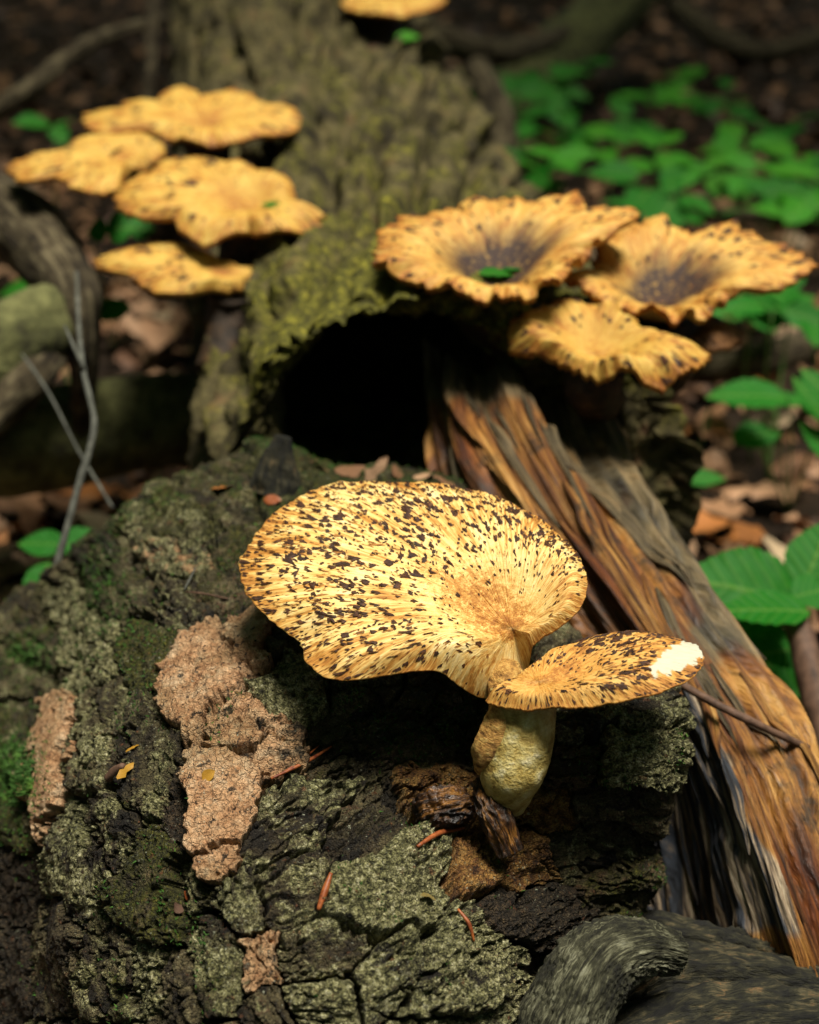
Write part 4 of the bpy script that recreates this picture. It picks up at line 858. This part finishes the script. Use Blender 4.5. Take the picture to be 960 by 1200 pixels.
under(link('shoot', tube_mesh('shoot', [at(*p) for p in [(90,320,1.34),(93,390,1.24),(99,440,1.2),(110,500,1.18),(92,570,1.17),(70,650,1.16),(40,752,1.16)]], [.0014,.0018,.0022,.0028,.0027,.0026,.0028], 14, 80, (0, -1, .2), .0008, 200, .3, 3), M['twig']), tw)
under(link('shoot', tube_mesh('shoot', [at(*p) for p in [(98,432,1.2),(86,405,1.2),(76,382,1.21)]], [.0018,.0016,.0010], 10, 20, (0, -1, .2)), M['twig']), tw)
branch1('twig', 'dim thin twig crossing behind the grey forked twig', 'twig', [(26,415,1.34),(58,462,1.29),(92,528,1.26),(132,595,1.24)], [.0011,.0014,.0014,.0012], M['twig'], amp=.0006, freq=150, nseg=10)
branch1('twig', 'thin dark brown twig lying across the split wood', 'twig', [(770,785,.935),(830,820,.915),(890,850,.91),(965,885,.93)], [.0022,.0026,.0026,.0024], M['twig_brown'], amp=.0006, freq=200, nseg=12)
branch1('dead_branch', 'reddish brown stick cut by the right edge below the big leaves', 'branch', [(930,715,1.2),(945,770,1.17),(965,850,1.14),(985,930,1.1)], [.010,.012,.012,.011], M['twig_brown'], amp=.002, freq=90)
branch1('dead_branch', 'pale fallen branch in the litter right of the lowest right cap', 'branch', [(800,440,2.1),(860,428,2.05),(915,415,2.05),(975,390,2.1)], [.012,.02,.024,.02], M['branch'], amp=.006, freq=40, seed=9)
branch1('dead_branch', 'long straight branch lying behind the scalloped right cap', 'branch', [(815,248,2.7),(890,256,2.65),(980,266,2.6)], [.012,.014,.014], M['branch'], amp=.003, freq=40, seed=10)
branch1('dead_branch', 'far bent branch at the top right corner', 'branch', [(790,5,5.2),(850,50,5.0),(905,62,5.0),(980,38,5.0)], [.03,.036,.034,.03], M['branch'], amp=.008, freq=20, seed=11)
branch1('dead_branch', 'slanting branch at the upper left edge', 'branch', [(-30,150,2.3),(40,100,2.3),(110,48,2.4),(200,20,2.6)], [.014,.014,.012,.008], M['branch'], amp=.003, freq=50, seed=12)
branch1('sapling', 'thin upright brown sapling left of the far trunk', 'sapling', [(170,160,2.5),(176,80,2.5),(180,0,2.55),(184,-60,2.6)], [.012,.011,.011,.010], M['branch'], amp=.002, freq=50, seed=13)
branch1('leaning_trunk', 'blurred grey green leaning trunk at the top behind the green patch', 'tree trunk', [(560,160,4.0),(640,85,4.2),(700,25,4.4),(790,-60,4.7)], [.10,.098,.095,.09], M['mossy'], amp=.02, freq=14, seed=14, nseg=40)
branch1('dead_branch', 'brown stump-like stick between the far trunk and the green patch', 'branch', [(600,260,2.6),(588,190,2.65),(580,130,2.7),(560,80,2.8)], [.035,.032,.03,.022], M['branch'], amp=.008, freq=30, seed=15)
branch1('dead_branch', 'dark branch crossing behind the top middle cap', 'branch', [(480,20,3.4),(540,55,3.4),(600,60,3.5),(660,40,3.8)], [.03,.035,.03,.02], M['branch'], amp=.008, freq=25, seed=16)

# ------------------------------------------------------------------ crumbs on the bark
def needle(a, b, r, label, mat='needle', name='pine_needle', bow=.004, cat='needle'):
    pa, na = surf(*a); pb, nb_ = surf(*b); mid = (pa + pb) / 2 + (na + nb_) * .5 * bow
    return tag(link(name, tube_mesh(name, [pa + na * r, mid, pb + nb_ * r], [r * .6, r, r * .5], 8, 14, (0, -.5, 1)), M[mat]), label, cat)
needle((318,913), (388,874), .0011, 'reddish brown needle sheath below the fan cap')
needle((325,909), (372,872), .0007, 'thin red needle crossing the reddish sheath')
needle((373,1062), (388,1024), .0020, 'short rusty red spike stuck upright in a crack', bow=.002)
needle((536,1064), (556,1103), .0012, 'orange red needle by the brown bark chunk')
needle((492,996), (548,970), .0016, 'dark rust curl of bark under the root knob', bow=.006)
needle((216,692), (231,664), .0008, 'small pale twig standing above the pink patch', 'twig', 'twig_bit', .004, 'twig')
needle((218,692), (268,700), .0008, 'brown twig lying along the top of the pink patch', 'twig_brown', 'twig_bit', .002, 'twig')
needle((122,912), (148,894), .0035, 'dark splinter of bark on the green strip', 'twig_brown', 'bark_crumb', .001, 'bark')
def crumb(px, py, L, ang, label, mat='bit', name='leaf_scrap'):
    p, n = surf(px, py); me = DM[int(px) % len(DM)].copy(); me.materials.clear(); me.materials.append(M[mat])
    o = tag(link(name, me), label, 'scrap'); a_ = math.radians(ang); v = math.cos(a_) * RT + math.sin(a_) * UP
    v = nrm(v - (v @ n) * n); sd_ = np.cross(v, n)
    m = Matrix((tuple(sd_ * L), tuple(v * L), tuple(n * L * .6))).transposed().to_4x4(); m.translation = Vector(p + n * .0015); o.matrix_basis = m
crumb(155, 876, .009, 5, 'tiny yellow scrap on the green bark strip'); crumb(149, 902, .013, 50, 'amber sliver beside the dark splinter')
crumb(247, 907, .0085, 35, 'olive yellow scrap at the top of the lower pink patch'); crumb(218, 1050, .006, 20, 'orange red crumb in the long crack', 'needle')
crumb(208, 1068, .008, 40, 'rusty crumpled scrap below the orange red crumb', 'twig_brown'); crumb(502, 1053, .009, 30, 'small cream flake on the pale bark plate', 'stem')
crumb(262, 570, .016, 10, 'pinkish curled flake on top of the log', 'litter'); crumb(320, 584, .014, -10, 'orange sliver left of the fan cap', 'needle')
for k_, (px_, py_) in enumerate([(378, 548), (408, 552), (440, 550), (468, 556), (500, 558), (528, 566)]): crumb(px_, py_, .02 + .004 * (k_ % 3), 25 * k_, 'dead leaf scrap in the mouth of the hollow, ' + ORD[k_] + ' of six', 'litter')
# scraps in the funnel cap and on the far trunk
fc = at(585, 290, 1.16)
for (dx, dy, L_, an_, mesh_, lb) in [(-.016, .0, .034, .3, BL_small[1], 'green leaf scrap lying in the wide funnel cap'), (.022, .012, .026, 2.5, BL_small[2], 'second smaller green leaf scrap in the wide funnel cap')]:
    o = leaf_obj(mesh_, fc + np.array([dx, dy, -.021]), (math.cos(an_), math.sin(an_), .1), (dx * -8, -.1, 1), L_, None); o.name = 'leaf_scrap'; tag(o, lb, 'leaf')
o = leaf_px(BL_small[0], 318, 240, 22, 150, 1.405, None, .25); o.name = 'leaf_scrap'; tag(o, 'small green leaf lying on the middle left cap', 'leaf')
p_ = trunk_pt(1.0, 70, .012); o = leaf_obj(BLY[0], p_, (1, .1, 0), (0, -.5, 1), .035, None); o.name = 'leaf_scrap'; tag(o, 'bright green leaf caught on the far trunk', 'leaf')

# moss growing on the log
mm = pm[:, 2] + 0.9 * fbm(pv * 26, 3, 95) ; r2 = np.random.default_rng(5)
wgt = np.clip(mm - 0.35, 0, 1) ** 1.3 + 2.5 * np.exp(-(((SPX - 18) / 26) ** 2 + ((SPY - 905) / 34) ** 2)) + 1.5 * np.exp(-(((SPX - 30) / 34) ** 2 + ((SPY - 765) / 26) ** 2)) + 0.8 * np.exp(-(((SPX - 125) / 30) ** 2 + ((SPY - 690) / 60) ** 2))
pick = r2.choice(len(pv), 16000, p=wgt / wgt.sum())
b = pv[pick]; nn = pn[pick]; L = r2.uniform(.0010, .0030, len(pick)) * (1 + 0.9 * (wgt[pick] > 1)); dr = nrm(nn + r2.normal(0, .5, nn.shape) + np.array([0, 0, .3]))
s1 = nrm(np.cross(dr, r2.normal(0, 1, nn.shape))); s2 = np.cross(dr, s1); wd = L * .22
MV = np.stack([b + s1 * wd[:, None], b - s1 * wd[:, None] * .5 + s2 * wd[:, None] * .87, b - s1 * wd[:, None] * .5 - s2 * wd[:, None] * .87, b + dr * L[:, None]], 1)
k0 = (np.arange(len(pick)) * 4)[:, None, None]; MF = (k0 + np.array([[0, 1, 3], [1, 2, 3], [2, 0, 3]])[None]).reshape(-1, 3)
under(link('moss', raw_mesh('moss', MV, MF, smooth=False), M['moss'], kind='stuff', label='fine green moss on the bark'), log)

# ------------------------------------------------------------------ unseen leaf canopy added overhead to cut sky light, gap left for the sun
rc = np.random.default_rng(15); nC = 46000
x = rc.uniform(-16, 16, nC); y = rc.uniform(-13, 20, nC); z = rc.uniform(4.5, 8.0, nC)
cl = vnoise(np.stack([x * .45, y * .45, z * .3], -1), 17)
dv = np.stack([x, y - .8, z - .3], -1); cosang = (nrm(dv) @ SUN)
keep = (cl > -0.62) & (cosang < math.cos(math.radians(21)))
x, y, z = x[keep], y[keep], z[keep]; nC = len(x); c = np.stack([x, y, z], -1)
n3 = nrm(rc.normal(0, .6, (nC, 3)) + np.array([0, 0, 1.0])); t3 = nrm(np.cross(n3, rc.normal(0, 1, (nC, 3)))); b3 = np.cross(n3, t3); L = rc.uniform(.14, .30, nC)[:, None]
CV = np.stack([c - t3 * L, c - b3 * L * .55 + n3 * L * .1, c + t3 * L, c + b3 * L * .55 + n3 * L * .1], 1)
CF = np.arange(nC * 4).reshape(-1, 4)
can = link('shade_canopy', raw_mesh('shade_canopy', CV, CF, attrs=dict(blade=np.zeros((nC * 4, 3)))), M['leaf'], kind='stuff')
can['label'] = 'unseen green leaf canopy added overhead to cut sky light'; can['category'] = 'canopy'
